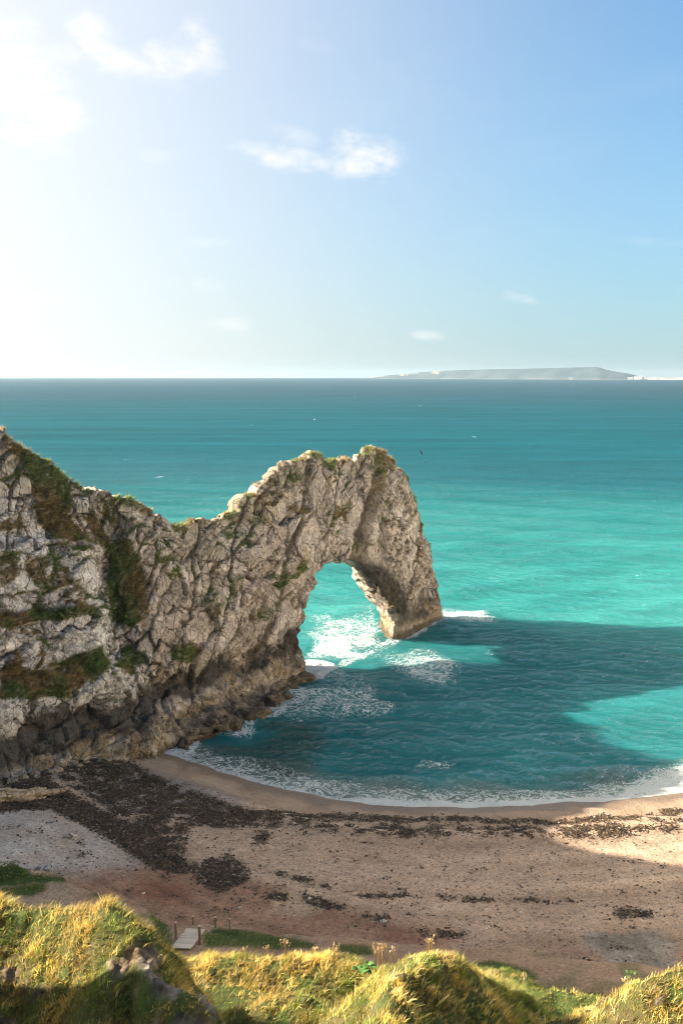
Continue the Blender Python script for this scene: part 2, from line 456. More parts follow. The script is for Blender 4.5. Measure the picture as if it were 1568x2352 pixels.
VOX = 0.32
gs = np.arange(-96, 103, VOX); gn = np.arange(-12, 36, VOX); gz = np.arange(-3.5, 66, VOX)
Zs = np.interp(gs, cs, cz); NCs = np.interp(gs, cs, ncs)
left = 1 - sstep(-6, 6, gs)                       # 1 on the headland cliff, 0 on the arch
S2, Z2 = np.meshgrid(gs, gz, indexing='ij')
U = np.clip(Z2 / np.maximum(Zs[:, None], 0.5), 0, 1.15)
L2 = left[:, None] + 0 * Z2; NC2 = NCs[:, None] + 0 * Z2
wob = fbm2(S2 / 16.0, Z2 / 16.0, 3, 3)
# bay-side face: the arch is steep and rolls over at the crest, the headland leans back in ledges
ex = lerp(2.2, 1.15, L2)
nf = (NC2 - 0.9) * np.clip(U, 0, 1) ** ex
def ledge(z0, h, step):                            # a bed that stands proud below z0
    return -step * (1 - sstep(z0 - h, z0 + h, Z2 + 0.06 * (S2 + 20) + 1.2 * wob))
zl = lambda px, py, n: on_ridge(px, py, n)[1]
Z_A, Z_B, Z_C = zl(120, 1400, 5), zl(120, 1545, 2.5), zl(120, 1240, 9)
nf += L2 * (ledge(Z_A, 0.5, 2.0) + ledge(Z_B, 0.7, 2.2) + ledge(Z_C, 0.6, 1.4) + 3.6) * sstep(1.0, .70, U)
nf += wob * 1.0 * sstep(1.0, .75, U)
# gully with grass between headland and arch, and the buttress before it
sg, _ = on_ridge(295, 1400, 4)
gul = np.exp(-((S2 - sg - 0.10 * (Z2 - 20)) / 3.2) ** 2) * sstep(6, 12, Z2) * (1 - sstep(34, 40, Z2))
nf += 3.4 * gul
nf -= 1.6 * np.exp(-((S2 - sg + 9) / 5.0) ** 2) * (1 - sstep(26, 34, Z2))
nf -= np.interp(gs, [-60, -33, -22, -12, -7, -2, 3], [1, 2.2, 2.2, 3.0, 4.2, 3.0, .6])[:, None] * (1 - sstep(3, 15, Z2))
# dark undercut above the tan plinth, low shelf at the water
und = np.exp(-((Z2 - lerp(6.2, 7.0, L2) - 0.8 * wob) / 2.1) ** 2)
amp = np.interp(gs, [-60, -30, -12, 0, 8, 20, 44, 50, 72, 100], [1.0, 2.2, 2.6, 2.8, 2.8, 1.8, 0.3, 0.0, 0.3, 0.2])[:, None]
nf += amp * und
nf -= np.interp(gs, [-60, -8, 2, 10, 40, 46, 72, 98], [0.6, 0.8, 1.0, 0.8, 0.1, 0.0, 0.5, 0.1])[:, None] * (1 - sstep(2.5, 4.6, Z2))
shelf = np.interp(gs, [-3, 2, 8, 14, 22, 28, 36, 42], [0, 3.0, 5.2, 5.8, 4.8, 3.2, 0.5, 0])[:, None]
nf -= shelf * (1 - sstep(0.4, 2.3, Z2 + 0.9 * fbm2(S2 / 3, Z2 / 30, 9, 2)))
tb = np.interp(gs, [-95, -40, 0, 45, 70, 90, 100], [34, 30, 21, 14, 13, 11, 9])[:, None]
nb = NC2 + 0.9 + (tb - NC2 - 0.9) * (1 - np.clip(U, 0, 1) ** 2.0)
topd = (Z2 - Zs[:, None]) * 0.55
N3 = gn[None, :, None]
FLD = np.maximum(nf[:, None, :] - N3, N3 - nb[:, None, :]).astype(np.float32)
FLD = np.maximum(FLD, topd[:, None, :].astype(np.float32))
# the opening
i0, i1 = np.searchsorted(gs, 34), len(gs); k1 = np.searchsorted(gz, 30)
hs, hz = np.meshgrid(gs[i0:i1], gz[:k1], indexing='ij')
js = np.linspace(-4, 16, 21); sds = []
for nn_ in js:
    t = np.clip((nn_ + 0.5) / 11.5, -0.3, 1.25)
    sds.append(poly_sd(hs, hz, lerp(hole_f, hole_b, t)).astype(np.float32))
sds = np.array(sds)
for j, nv in enumerate(gn):
    q = np.clip((nv - js[0]) / (js[1] - js[0]), 0, len(js) - 1.001); a = int(q); w = q - a
    sd = sds[a] * (1 - w) + sds[a + 1] * w
    FLD[i0:i1, j, :k1] = np.maximum(FLD[i0:i1, j, :k1], -sd)

def surface_nets(Fd, ax, ay, az_):
    ins = Fd < 0
    c = np.zeros(tuple(np.array(Fd.shape) - 1), np.uint8)
    for a in (0, 1):
        for b in (0, 1):
            for d in (0, 1):
                c += ins[a:a + c.shape[0], b:b + c.shape[1], d:d + c.shape[2]]
    act = (c > 0) & (c < 8)
    I, J, K = np.nonzero(act)
    vid = np.full(c.shape, -1, np.int32); vid[I, J, K] = np.arange(len(I))
    corner = {(a, b, d): Fd[I + a, J + b, K + d] for a in (0, 1) for b in (0, 1) for d in (0, 1)}
    acc = np.zeros((len(I), 3)); cnt = np.zeros(len(I))
    for axis in range(3):
        for a in (0, 1):
            for b in (0, 1):
                p0 = [a, b]; p0.insert(axis, 0); p1 = list(p0); p1[axis] = 1
                v0, v1 = corner[tuple(p0)], corner[tuple(p1)]
                m = (v0 < 0) != (v1 < 0)
                t = np.where(m, v0 / np.where(np.abs(v0 - v1) < 1e-9, 1e-9, v0 - v1), 0)
                for q in range(3):
                    acc[:, q] += np.where(m, (t if q == axis else p0[q]), 0)
                cnt += m
    acc /= cnt[:, None]
    st = ax[1] - ax[0]
    V = np.stack([ax[I], ay[J], az_[K]], 1) + acc * st
    fs = []
    for axis in range(3):
        sl0 = [slice(1, -1)] * 3; sl1 = [slice(1, -1)] * 3
        sl0[axis] = slice(0, -1); sl1[axis] = slice(1, None)
        A, B = ins[tuple(sl0)], ins[tuple(sl1)]
        ch = A != B
        i, j, k = np.nonzero(ch)
        o = [i, j, k]
        o = [q + (0 if d == axis else 1) for d, q in enumerate(o)]
        u, v = [(1, 2), (2, 0), (0, 1)][axis]
        def cell(du, dv):
            q = list(o); q[u] = q[u] - du; q[v] = q[v] - dv
            return vid[q[0], q[1], q[2]]
        quad = np.stack([cell(1, 1), cell(0, 1), cell(0, 0), cell(1, 0)], 1)
        flip = ~A[i, j, k]
        quad[flip] = quad[flip][:, ::-1]
        fs.append(quad)
    return V, np.concatenate(fs)
V, Fq = surface_nets(FLD, gs, gn, gz)
del FLD
Fq = Fq[(Fq >= 0).all(1)]
def to_world(V):
    xy = RO[None] + V[:, :1] * RD[None] + V[:, 1:2] * RN[None]
    return np.concatenate([xy, V[:, 2:3]], 1)
ZCR = np.interp(V[:, 0], cs, cz)                     # crest height over each vertex, before weathering
S0, N0, Z0 = V[:, 0].copy(), V[:, 1].copy(), V[:, 2].copy()
lf = 1 - sstep(-4, 5, S0)
inhole = (S0 > 42) & (S0 < 92) & (N0 > 1.2) & (N0 < 12.5) & (Z0 < 22) & (np.abs(vnormals(V, Fq)[:, 1]) < 0.75)
nrm = vnormals(V, Fq)
# beds dip to the sea and are cut by two sets of joints into angular blocks of very different size
dipa = lerp(math.radians(38), math.radians(7), lf)
wx_, wy_, wz_ = (fbm(S0 / 9, N0 / 9, Z0 / 9, sd_, 4) for sd_ in (31, 32, 33))
def irr(q, seed):                                           # uneven spacing
    return q + .42 * vnoise(q * .9, q * 0, q * 0, seed) + .25 * vnoise(q * .31, q * 0, q * 0, seed + 1)
def blocks(sx, sn, sz, seed, tilt, warp):
    bx = S0 * np.cos(dipa) + Z0 * np.sin(dipa) + wx_ * warp; bz = -S0 * np.sin(dipa) + Z0 * np.cos(dipa) + wz_ * warp; bn = N0 + wy_ * warp
    bz = bz + .18 * bn
    q3 = irr(bz / sz, seed); c3 = np.floor(q3); r3 = _h01(c3.astype(np.int64), c3.astype(np.int64) * 0, c3.astype(np.int64) * 0, seed + 2)
    q1 = irr(bx / sx * (.75 + .6 * r3) + r3 * 17.3 + .35 * (q3 - c3) * (r3 - .5) * 2, seed + 3); c1 = np.floor(q1)
    q2 = bn / sn + r3 * 5.1; c2 = np.floor(q2)
    cid = _h(c1.astype(np.int64), c2.astype(np.int64), c3.astype(np.int64), seed + 4)
    f1, f2, f3 = q1 - c1, q2 - c2, q3 - c3
    ed = np.minimum(np.minimum(f1, 1 - f1) * sx, np.minimum(f3, 1 - f3) * sz)
    off = crnd(cid, 1) * 2 - 1
    tl = tilt * ((crnd(cid, 2) - .5) * (f1 - .5) + (crnd(cid, 3) - .5) * (f3 - .5))
    return off, tl, ed, cid
A_, B_ = blocks(4.8, 9.0, 3.2, 11, 2.6, 2.6), blocks(9.5, 12.0, 6.2, 13, 2.8, 3.4)
bigm = fbm(S0 / 15, N0 / 15, Z0 / 15, 44, 3) > -.02                     # some parts of the face are massive, others thinly bedded
o1, t1, e1, id1 = (np.where(bigm, b__, a__) for a__, b__ in zip(A_, B_))
# a few long fractures run right through the ridge
fq = (S0 * math.cos(.55) - Z0 * math.sin(.55)) / 11.5 + .16 * wx_ + .05 * wz_
fq = irr(fq, 91); ff_ = fq - np.floor(fq); long_cr = 1 - sstep(.015, .05, np.minimum(ff_, 1 - ff_))
o2, t2, e2, id2 = blocks(2.3, 3.4, 1.5, 23, 2.6, 1.9)
o3, t3, e3, id3 = blocks(1.05, 1.5, .72, 37, 2.4, 1.2)
jn = fbm(S0 / 6, N0 / 6, Z0 / 6, 45, 3)                       # joints open and close along their run
cr1 = (1 - sstep(0.04, 0.36, e1)) * sstep(-.6, .3, jn + .2)
cr2 = (1 - sstep(0.02, 0.24, e2)) * sstep(-.45, .35, fbm(S0 / 3, N0 / 3, Z0 / 3, 46, 2) + .1)
cr3 = 1 - sstep(0.02, 0.22, e3)
slab1 = sstep(.48, .52, crnd(id1, 5)); slab2 = sstep(.42, .46, crnd(id2, 6))   # some blocks are whole, others broken to rubble
a2 = 1 - .85 * slab1; a3 = a2 * (1 - .8 * slab2)
cr2 = cr2 * a2; cr3 = cr3 * a3; cr1 = np.maximum(cr1, long_cr)
rubble = sstep(.15, .7, fbm(S0 / 8, N0 / 8, Z0 / 8, 47, 3)) * (1 - slab1)
fine = fbm(S0 / 1.6, N0 / 1.6, Z0 / 1.6, 51, 4)
ridge = 1 - np.abs(fbm(S0 / 4.5, N0 / 4.5, Z0 / 4.5, 52, 4)) * 2
disp = (o1 * 0.42 + t1 * 0.75 - cr1 * 0.70) + a2 * (o2 * 0.26 + t2 * 0.40) - cr2 * 0.36 + (a3 + .6 * rubble) * (o3 * 0.17 + t3 * 0.16) - cr3 * (.12 + .12 * rubble) + fine * lerp(.34, .12, slab1) + ridge * .30 + .45 * fbm(S0 / 3.2, N0 / 3.2, Z0 / 3.2, 53, 3)
disp *= lerp(0.85, 1.0, lf)
low_ = 1 - sstep(1.0, 4.0, Z0)
disp *= 1 - 0.35 * low_
V = V + nrm * disp[:, None]
WV = to_world(V)
wn = vnormals(WV, Fq)
px, py, _ = to_px(WV)
front = (nrm[:, 1] < 0.35)

# colour of the rock itself
r1, r2 = crnd(id1, 7), crnd(id2, 9)
big = fbm(S0 / 9, N0 / 9, Z0 / 9, 61, 4); med = fbm(S0 / 3, N0 / 3, Z0 / 3, 62, 4)
def C(*c): return np.array(c)[None]
pale = lerp(C(.70, .635, .57), C(.86, .81, .75), r1[:, None]) * (0.80 + 0.36 * lerp(r2, .5 + 0 * r2, slab1)[:, None])
brown = lerp(C(.49, .405, .325), C(.64, .545, .455), r1[:, None]) * (0.80 + 0.36 * r2[:, None])
col = lerp(brown, pale, np.clip(lf + 0.25 * big - 0.10 - 0.35 * sstep(26, 40, Z0), 0, 1)[:, None])
pinkm = sstep(0.1, 0.7, fbm(S0 / 6, N0 / 6, Z0 / 6, 63, 3))[:, None] * 0.4
col = lerp(col, col * C(1.06, .95, .90), pinkm)
# lichen and yellow weathering towards the crest
lich = sstep(10, 1.5, ZCR - Z0 + 3.0 * med) * sstep(-0.6, 0.5, big + med * .6)
col = lerp(col, C(.34, .28, .13), (lich * 0.55)[:, None])
rust = sstep(0.62, 0.95, fbm(S0 / 4, N0 / 4, Z0 / 4, 64, 3)) * (Z0 > 8)
col = lerp(col, C(.42, .29, .13), (rust * 0.6)[:, None])
# tan plinth rinsed by the waves; black band above paints algae and undercut shade together
tan = (1 - sstep(3.0, 4.8, Z0 + 2.0 * med + 1.2 * big - 0.4 * lf * 2)) * (.65 + .35 * sstep(-.5, .4, big - med))
col = lerp(col, lerp(C(.25, .185, .11), C(.37, .285, .18), r2[:, None]), tan[:, None])
zb = lerp(8.0, 8.8, lf) + 2.2 * big + 1.8 * med
bamp = np.interp(S0, [-40, -24, 0, 30, 44, 50, 70, 80, 98], [.95, 1, 1, 1, .9, .75, .6, .6, .5])
band = sstep(3.6, 5.2, Z0 + 1.2 * med) * (1 - sstep(zb - 1.5, zb + 2.0, Z0)) * bamp
band = np.maximum(band, sstep(1.2, 2.2, Z0) * sstep(0.15, 0.6, med) * (Z0 < 9) * 0.6)
shelfm = sstep(0.3, 1.6, -N0 - 0.8) * (S0 > -2) * (S0 < 42) * (Z0 < 3.2)
col = lerp(col, lerp(C(.20, .155, .11), C(.30, .24, .17), r2[:, None]), (shelfm * 0.85)[:, None])
dark_patch = poly_mask(px + 8 * med, py + 8 * med, [(812, 1281), (872, 1292), (915, 1335), (948, 1400), (925, 1425), (893, 1400), (858, 1365), (832, 1322)], 12) * 1.0  # inner vault shading and black staining painted as one dark area
dark_patch = np.maximum(dark_patch, poly_mask(px, py, [(880, 1230), (905, 1240), (930, 1400), (900, 1395), (870, 1310)], 16) * sstep(-.2, .3, med) * 0.8)
dark_patch = np.maximum(dark_patch, poly_mask(px, py, [(905, 1400), (975, 1385), (1000, 1415), (940, 1430), (912, 1440)], 10) * sstep(-.3, .2, med) * 0.75)
dark_patch = np.maximum(dark_patch, poly_mask(px, py, [(640, 1440), (690, 1470), (700, 1520), (640, 1545), (600, 1530), (580, 1500)], 18) * sstep(-.2, .4, med) * 0.6)
band = np.maximum(band, dark_patch * (N0 < 11))
vst = sstep(0.35, 0.9, fbm(S0 / 1.1, N0 / 1.1, Z0 / 9.0, 71, 3)) * sstep(22, 6, Z0) * 0.5
band = np.maximum(band, vst)
wet = 1 - sstep(0.5, 1.3, Z0 + 0.3 * med)
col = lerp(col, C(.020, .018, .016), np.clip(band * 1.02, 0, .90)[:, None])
col = lerp(col, C(.06, .05, .035), (wet * 0.75)[:, None])
# turf: where the photograph shows it on the ledges, plus tufts rooted in joints
VEG = [[(45, 1022), (90, 1042), (150, 1095), (168, 1150), (155, 1180), (205, 1235), (180, 1245), (130, 1240), (88, 1200), (75, 1110), (55, 1080)],
       [(268, 1238), (302, 1238), (322, 1290), (335, 1340), (337, 1420), (300, 1442), (258, 1428), (248, 1340), (250, 1295), (232, 1255)],
       [(185, 1175), (215, 1188), (265, 1255), (257, 1290), (220, 1240)],
       [(0, 1402), (60, 1400), (140, 1396), (222, 1392), (226, 1410), (130, 1426), (50, 1432), (0, 1444)],
       [(0, 1545), (45, 1495), (56, 1540), (110, 1545), (160, 1503), (240, 1488), (248, 1540), (190, 1567), (150, 1602), (80, 1602), (0, 1608)],
       [(290, 1480), (340, 1500), (342, 1530), (300, 1550), (265, 1530)], [(388, 1480), (440, 1472), (472, 1500), (440, 1522), (398, 1520)],
       [(60, 1268), (120, 1278), (165, 1298), (152, 1342), (110, 1362), (88, 1352), (60, 1320)], [(0, 1268), (40, 1268), (52, 1310), (20, 1342), (0, 1342)],
       [(628, 1348), (650, 1320), (690, 1288), (706, 1288), (700, 1316), (665, 1336), (640, 1357)], [(655, 1158), (722, 1163), (716, 1182), (668, 1182)],
       [(768, 1163), (797, 1158), (797, 1182), (768, 1185)], [(470, 1360), (530, 1305), (562, 1325), (525, 1400), (490, 1442), (468, 1430)],
       [(580, 1398), (622, 1393), (622, 1422), (584, 1427)], [(366, 1280), (402, 1273), (425, 1330), (388, 1334)], [(0, 1198), (60, 1200), (50, 1222), (0, 1222)],
       [(225, 1128), (250, 1160), (275, 1200), (262, 1215), (240, 1190)], [(20, 1015), (60, 1022), (100, 1050), (60, 1062), (30, 1040)],
       [(485, 1395), (505, 1380), (520, 1400), (505, 1425)], [(560, 1195), (600, 1180), (610, 1200), (575, 1215)]]
VW = [1, 1, .9, 1, 1, .8, .9, .75, .8, .9, .7, .7, .55, .7, .7, .8, .8, 1, .7, .5]
veg = np.zeros(len(V))
edge_n = fbm(S0 / 2.0, N0 / 2.0, Z0 / 2.0, 81, 4) * 7
for pl, w_ in zip(VEG, VW):
    m = poly_mask(px + edge_n, py + edge_n * 0.8, pl, 5) * w_
    m = np.where(w_ < 1, m * sstep(-0.75 + 0.2 * (1 - w_), -0.1, -o2 * 0.6 + cr2 + cr1 * .5 - .45 * (1 - w_)), m)
    veg = np.maximum(veg, m)
veg *= front
up = wn[:, 2]
tuft = sstep(0.40, 0.8, up + 0.25 * med) * sstep(5, 9, Z0) * sstep(-.1, .5, fbm(S0 / 5, N0 / 5, Z0 / 5, 83, 3)) * 0.85
joint = cr1 * sstep(0.0, 0.5, fbm(S0 / 4, N0 / 4, Z0 / 4, 84, 3)) * sstep(9, 13, Z0) * 0.75
tops = sstep(2.2, 0.4, ZCR - Z0) * sstep(0.0, 0.5, fbm(S0 / 3, N0 / 3, Z0 / 3, 85, 2)) * 0.8
veg = np.maximum(veg, np.maximum(np.maximum(tuft, joint), tops))
gmix = sstep(-0.55, 0.35, fbm(S0 / 5, N0 / 5, Z0 / 5, 86, 3))
vcol = lerp(C(.20, .135, .062), C(.12, .135, .045), gmix[:, None])
col = lerp(col, vcol, np.clip(veg * 1.15 * (.8 + .4 * fbm(S0 / .9, N0 / .9, Z0 / .9, 88, 3)), 0, 1)[:, None])
# earth in the open joints
col = lerp(col, C(.10, .072, .045), (np.maximum(np.maximum(cr1 * 0.92, cr2 * 0.72), cr3 * .45) * sstep(4, 7, Z0) * (1 - veg))[:, None])

# ---- split: headland | arch, blocks of the bay side as pieces of their own
fs0 = S0[Fq].mean(1)
gline = sg + 0.10 * (Z0[Fq].mean(1) - 20) + 2.0
is_head = fs0 < gline
ROCK_PARTS = {}
def rock_object(name, fmask, label, cat, base_loc, max_blocks, smin, smax):
    root = empty(name, base_loc); tag(root, label, cat)
    f = Fq[fmask]
    fid = id1[f[:, 0]].astype(np.int64)
    fz = Z0[f].mean(1); fn = nrm[f][:, :, 1].mean(1); fsx = S0[f].mean(1); fv = veg[f].mean(1)
    ok = (fn < 0.0) & (fsx > smin) & (fsx < smax) & (fz > 3.5) & (fv < 0.5) & (N0[f].mean(1) < 14)
    ids, cnt = np.unique(fid[ok], return_counts=True)
    ids = ids[np.argsort(-cnt)][:max_blocks]; ids = ids[[cnt[np.where(np.unique(fid[ok]) == q)[0][0]] > 25 for q in ids]]
    piece = ok & np.isin(fid, ids)
    def make(nm, ff):
        vv, f2, cc = compact(WV - np.array(base_loc)[None], ff, col)
        return link(nm, mesh_np(nm, vv, f2, M_ROCK, True, cc), root)
    keepers = np.zeros(len(f), bool); idx = np.nonzero(piece)[0]; idx = idx[np.argsort(fid[idx], kind='stable')]
    for g in np.split(idx, np.nonzero(np.diff(fid[idx]))[0] + 1):      # each block one connected piece
        u_, inv = np.unique(f[g], return_inverse=True); inv = inv.reshape(-1, 4); lab = np.arange(len(u_))
        while True:
            m = lab[inv].min(1); nl = lab.copy(); np.minimum.at(nl, inv.ravel(), np.repeat(m, 4))
            if (nl == lab).all(): break
            lab = nl
        fl = lab[inv[:, 0]]; v_, c_ = np.unique(fl, return_counts=True); keepers[g[fl == v_[c_.argmax()]]] = True
    piece &= keepers
    make('rock_mass', f[~piece])
    order = np.argsort(fid[piece], kind='stable'); fp = f[piece][order]; fi = fid[piece][order]
    cuts = np.nonzero(np.diff(fi))[0] + 1
    for ff in np.split(fp, cuts): make('rock_block', ff)
    return root
HB = np.append(RO + RD * -20 + RN * 6, 0.0); AB = np.append(RO + RD * 50 + RN * 6, 0.0)
headland = rock_object('headland_cliff', is_head, 'pale blocky limestone cliff with grassy ledges beside the beach', 'cliff', tuple(HB), 130, -36, 4)
arch = rock_object('rock_arch', ~is_head, 'tall brown limestone arch standing in the turquoise sea', 'rock arch', tuple(AB), 170, -6, 99)

# ---- turf blades on the rock, one patch of stuff for each mass
def blades(name, pos, nor, length, width, cols, parent=None, origin=(0, 0, 0), lean=(0.35, -0.05, 0.0), spread=0.5, seed=1, seg=2, upw=0.7, tuft=1, rad=.04):
    """one mesh of grass blades: pos, nor (N,3), length, width (N,), cols (N,3)"""
    rg = np.random.default_rng(seed)
    ex_ = 0
    if tuft > 1:                                     # each given point grows a tuft of blades that share lean and colour
        m_ = len(pos); tl_ = rg.normal(0, spread, (m_, 3)) * np.array([1, 1, .3])[None]; bs = rg.uniform(.6, 1.35, (m_, 1))
        pos = np.repeat(pos, tuft, 0) + rg.normal(0, 1, (m_ * tuft, 3)) * np.array([rad, rad, 0.0])[None]; nor = np.repeat(nor, tuft, 0)
        length = np.repeat(length, tuft) * rg.uniform(.55, 1.1, m_ * tuft); width = np.repeat(width, tuft); cols = np.repeat(cols * bs, tuft, 0) * rg.uniform(.8, 1.2, (m_ * tuft, 1))
        ex_ = np.repeat(tl_, tuft, 0); spread = .17
    n = len(pos)
    d = ex_ + nor * (1 - upw) + np.array([0, 0, upw])[None] + rg.normal(0, spread, (n, 3)) * np.array([1, 1, .35])[None] + np.array(lean)[None]
    d /= np.linalg.norm(d, axis=1, keepdims=True)
    th = rg.uniform(0, 2 * math.pi, n); side = np.stack([np.cos(th), np.sin(th), np.zeros(n)], 1)
    side -= d * (side * d).sum(1, keepdims=True); side /= np.linalg.norm(side, axis=1, keepdims=True) + 1e-9
    bend = np.stack([rg.normal(0.35, .35, n), rg.normal(-.05, .35, n), -np.abs(rg.normal(0.35, .25, n))], 1)
    L = length[:, None]; Wd = width[:, None] * 0.5
    p0 = pos - nor * 0.03
    rows = []
    if seg == 2:
        p1 = p0 + d * L * 0.55; p2 = p0 + (d + bend * 0.35) * L
        vs = np.stack([p0 - side * Wd, p0 + side * Wd, p1 + side * Wd * .75, p1 - side * Wd * .75, p2], 1).reshape(-1, 3)
        b = np.arange(n)[:, None] * 5
        tris = np.concatenate([b + np.array([[0, 1, 2]]), b + np.array([[0, 2, 3]]), b + np.array([[3, 2, 4]])]); k = 5
    else:
        p2 = p0 + (d + bend * 0.2) * L
        vs = np.stack([p0 - side * Wd, p0 + side * Wd, p2], 1).reshape(-1, 3)
        tris = np.arange(n * 3).reshape(-1, 3); k = 3
    me = mesh_np(name, vs - np.array(origin)[None], tris, M_GRASS, False, np.repeat(cols, k, 0))
    o = link(name, me, parent); o['kind'] = 'stuff'
    return o
rg = np.random.default_rng(5)
fveg = veg[Fq].mean(1); fc = Fq
area = np.linalg.norm(np.cross(WV[fc[:, 2]] - WV[fc[:, 0]], WV[fc[:, 3]] - WV[fc[:, 1]]), axis=1) * .5
for root, msk, num, sd in ((headland, is_head & (fs0 > -36), 72000, 1), (arch, ~is_head, 42000, 2)):
    w = np.where(msk & (fveg > 0.35) & (nrm[fc][:, :, 1].mean(1) < 0.6), area * fveg, 0); w /= w.sum()
    num //= 6; fi = rg.choice(len(w), num, p=w); r = rg.dirichlet((1, 1, 1, 1), num)
    P_ = (WV[fc[fi]] * r[:, :, None]).sum(1); Nn = wn[fc[fi, 0]]
    g = (gmix[fc[fi, 0]] + rg.normal(0, .25, num))[:, None]
    cc = np.clip(lerp(np.array([[.36, .235, .105]]), np.array([[.17, .235, .062]]), np.clip(g, 0, 1)) * rg.uniform(.6, 1.35, (num, 1)), 0, 1)
    blades('grass', P_, Nn, rg.uniform(.35, .95, num) * rg.choice([.6, 1, 1, 1.4], num), rg.uniform(.06, .13, num), cc, root, tuple(root.location), spread=.45, seed=sd, seg=1, upw=.5, tuft=7, rad=.16)
# ------------------------------------------------------------------ shoreline, beach
WL = [(340, 1725), (400, 1737), (480, 1762), (560, 1788), (650, 1812), (750, 1833), (850, 1846), (950, 1853), (1100, 1854), (1250, 1846), (1400, 1838), (1500, 1830), (1568, 1824)]
wl = np.array([on_z(x, y, 0.12)[:2] for x, y in WL])
wl_x = np.concatenate([[-80, -50, -38], wl[:, 0], [70, 100, 140]]); wl_y = np.concatenate([[162, 160, 158.5], wl[:, 1], [wl[-1, 1] + 3, wl[-1, 1] + 12, wl[-1, 1] + 26]])
def shore_y(x): return np.interp(x, wl_x, wl_y)
def beach_base(x, y):
    d = shore_y(x) - y
    z = np.interp(d, [-80, -40, -15, -4, 0, 5, 13, 28, 45, 70, 110], [-9, -5.5, -2.8, -.95, 0.0, .5, 1.9, 3.5, 4.7, 6.2, 8.0])
    z = z + sstep(-12, -52, x) * sstep(14, 45, d) * 1.6
    return z
EDGE = [(-260, 1975), (-60, 1978), (0, 1990), (60, 2006), (130, 2012), (190, 2040), (280, 2075), (350, 2100), (400, 2150), (470, 2146), (560, 2152), (650, 2164), (720, 2176), (800, 2188),
        (900, 2200), (1070, 2226), (1200, 2240), (1430, 2290), (1568, 2300), (1800, 2310)]
edge = np.array([on_z(x, y, 7.6)[:2] for x, y in EDGE])
def edge_y(x): return np.interp(x, edge[:, 0], edge[:, 1])
BST = 0.36
bxs = np.arange(-82, 92, BST); bys = np.arange(72, 182, BST)
X, Y = np.meshgrid(bxs, bys)
Zb = beach_base(X, Y)
d_sh = shore_y(X) - Y
land = sstep(0, 6, d_sh)
dim = fbm2(X * 2.2, Y * 2.2, 7, 3, .6)
foot = np.minimum(0, vnoise(X * 1.25, Y * 1.6, X * 0, 77) + 0.25)                   # trodden dimples
Zb += land * (0.08 * dim + 0.24 * foot + 0.18 * fbm2(X / 6, Y / 6, 5, 3) + 0.25 * fbm2(X / 22, Y / 22, 6, 2))
berm = np.exp(-((d_sh - 13 - 1.2 * fbm2(X / 9, Y * 0, 8, 2)) / 1.6) ** 2) * 0.30
Zb += .11 * fbm2(X / 4.5, Y / 9, 29, 3) * np.exp(-(d_sh / 9) ** 2)
Zb += berm + land * sstep(12, 15, d_sh) * .09 * fbm2(d_sh / 1.9, X / 30, 28, 2)
Pb = np.stack([X, Y, Zb], -1).reshape(-1, 3)
Fb = grid_faces(len(bxs), len(bys))
qx, qy, _ = to_px(Pb); x_, y_ = Pb[:, 0], Pb[:, 1]
kk = ((qx > -160) & (qx < 1740)) | (np.abs(x_) < 70)
e_n = fbm2(x_ / 3.5, y_ / 3.5, 21, 4); e_f = fbm2(x_ * 1.1, y_ * 1.1, 22, 4); e_b = fbm2(x_ / 12, y_ / 12, 23, 3)
wxp, wyp = qx + 26 * e_n + 10 * e_f, qy + 12 * e_n + 6 * e_f
bc = lerp(C(.335, .238, .168), C(.42, .315, .232), np.clip(.5 + .5 * e_n, 0, 1)[:, None])
grey = poly_mask(wxp, wyp, [(-200, 1840), (60, 1850), (110, 1842), (215, 1900), (340, 1985), (300, 2010), (150, 2012), (-200, 2030)], 34) * (.72 + .35 * e_n.clip(-.6, .6))
bc = lerp(bc, lerp(C(.40, .365, .325), C(.47, .43, .385), np.clip(.5 + e_n, 0, 1)[:, None]), grey[:, None])
red = poly_mask(wxp, wyp, [(180, 2010), (330, 1985), (520, 2010), (690, 2050), (860, 2110), (1010, 2120), (1060, 2170), (1000, 2330), (-100, 2330), (-100, 2040)], 22)
redc = lerp(C(.225, .105, .062), C(.335, .205, .130), np.clip(.5 + .7 * e_b + .3 * e_f, 0, 1)[:, None])
bc = lerp(bc, redc, (red * .75)[:, None])
deep = np.maximum(poly_mask(wxp, wyp, [(330, 2020), (420, 2035), (430, 2070), (360, 2075), (300, 2045)], 14), poly_mask(wxp, wyp, [(880, 2130), (1040, 2150), (1000, 2190), (880, 2180)], 16))
bc = lerp(bc, C(.17, .062, .038), (deep * .7)[:, None])
sandp = poly_mask(wxp, wyp, [(640, 2045), (745, 2050), (740, 2085), (680, 2110), (620, 2100)], 12)
bc = lerp(bc, C(.44, .335, .225), (sandp * .8)[:, None])
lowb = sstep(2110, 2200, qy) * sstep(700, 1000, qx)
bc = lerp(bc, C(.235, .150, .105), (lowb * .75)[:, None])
pool = poly_mask(wxp, wyp, [(1335, 2160), (1400, 2130), (1500, 2135), (1565, 2170), (1560, 2215), (1480, 2270), (1400, 2275), (1420, 2220)], 10)
bc = lerp(bc, lerp(C(.16, .15, .125), C(.30, .275, .24), sstep(-.2, .8, e_n + .6 * e_f)[:, None]), (pool * .8)[:, None])
scree = poly_mask(wxp, wyp, [(110, 1765), (250, 1728), (420, 1770), (560, 1830), (480, 1880), (250, 1850)], 20)
bc = lerp(bc, C(.21, .195, .185), (scree * .75)[:, None])
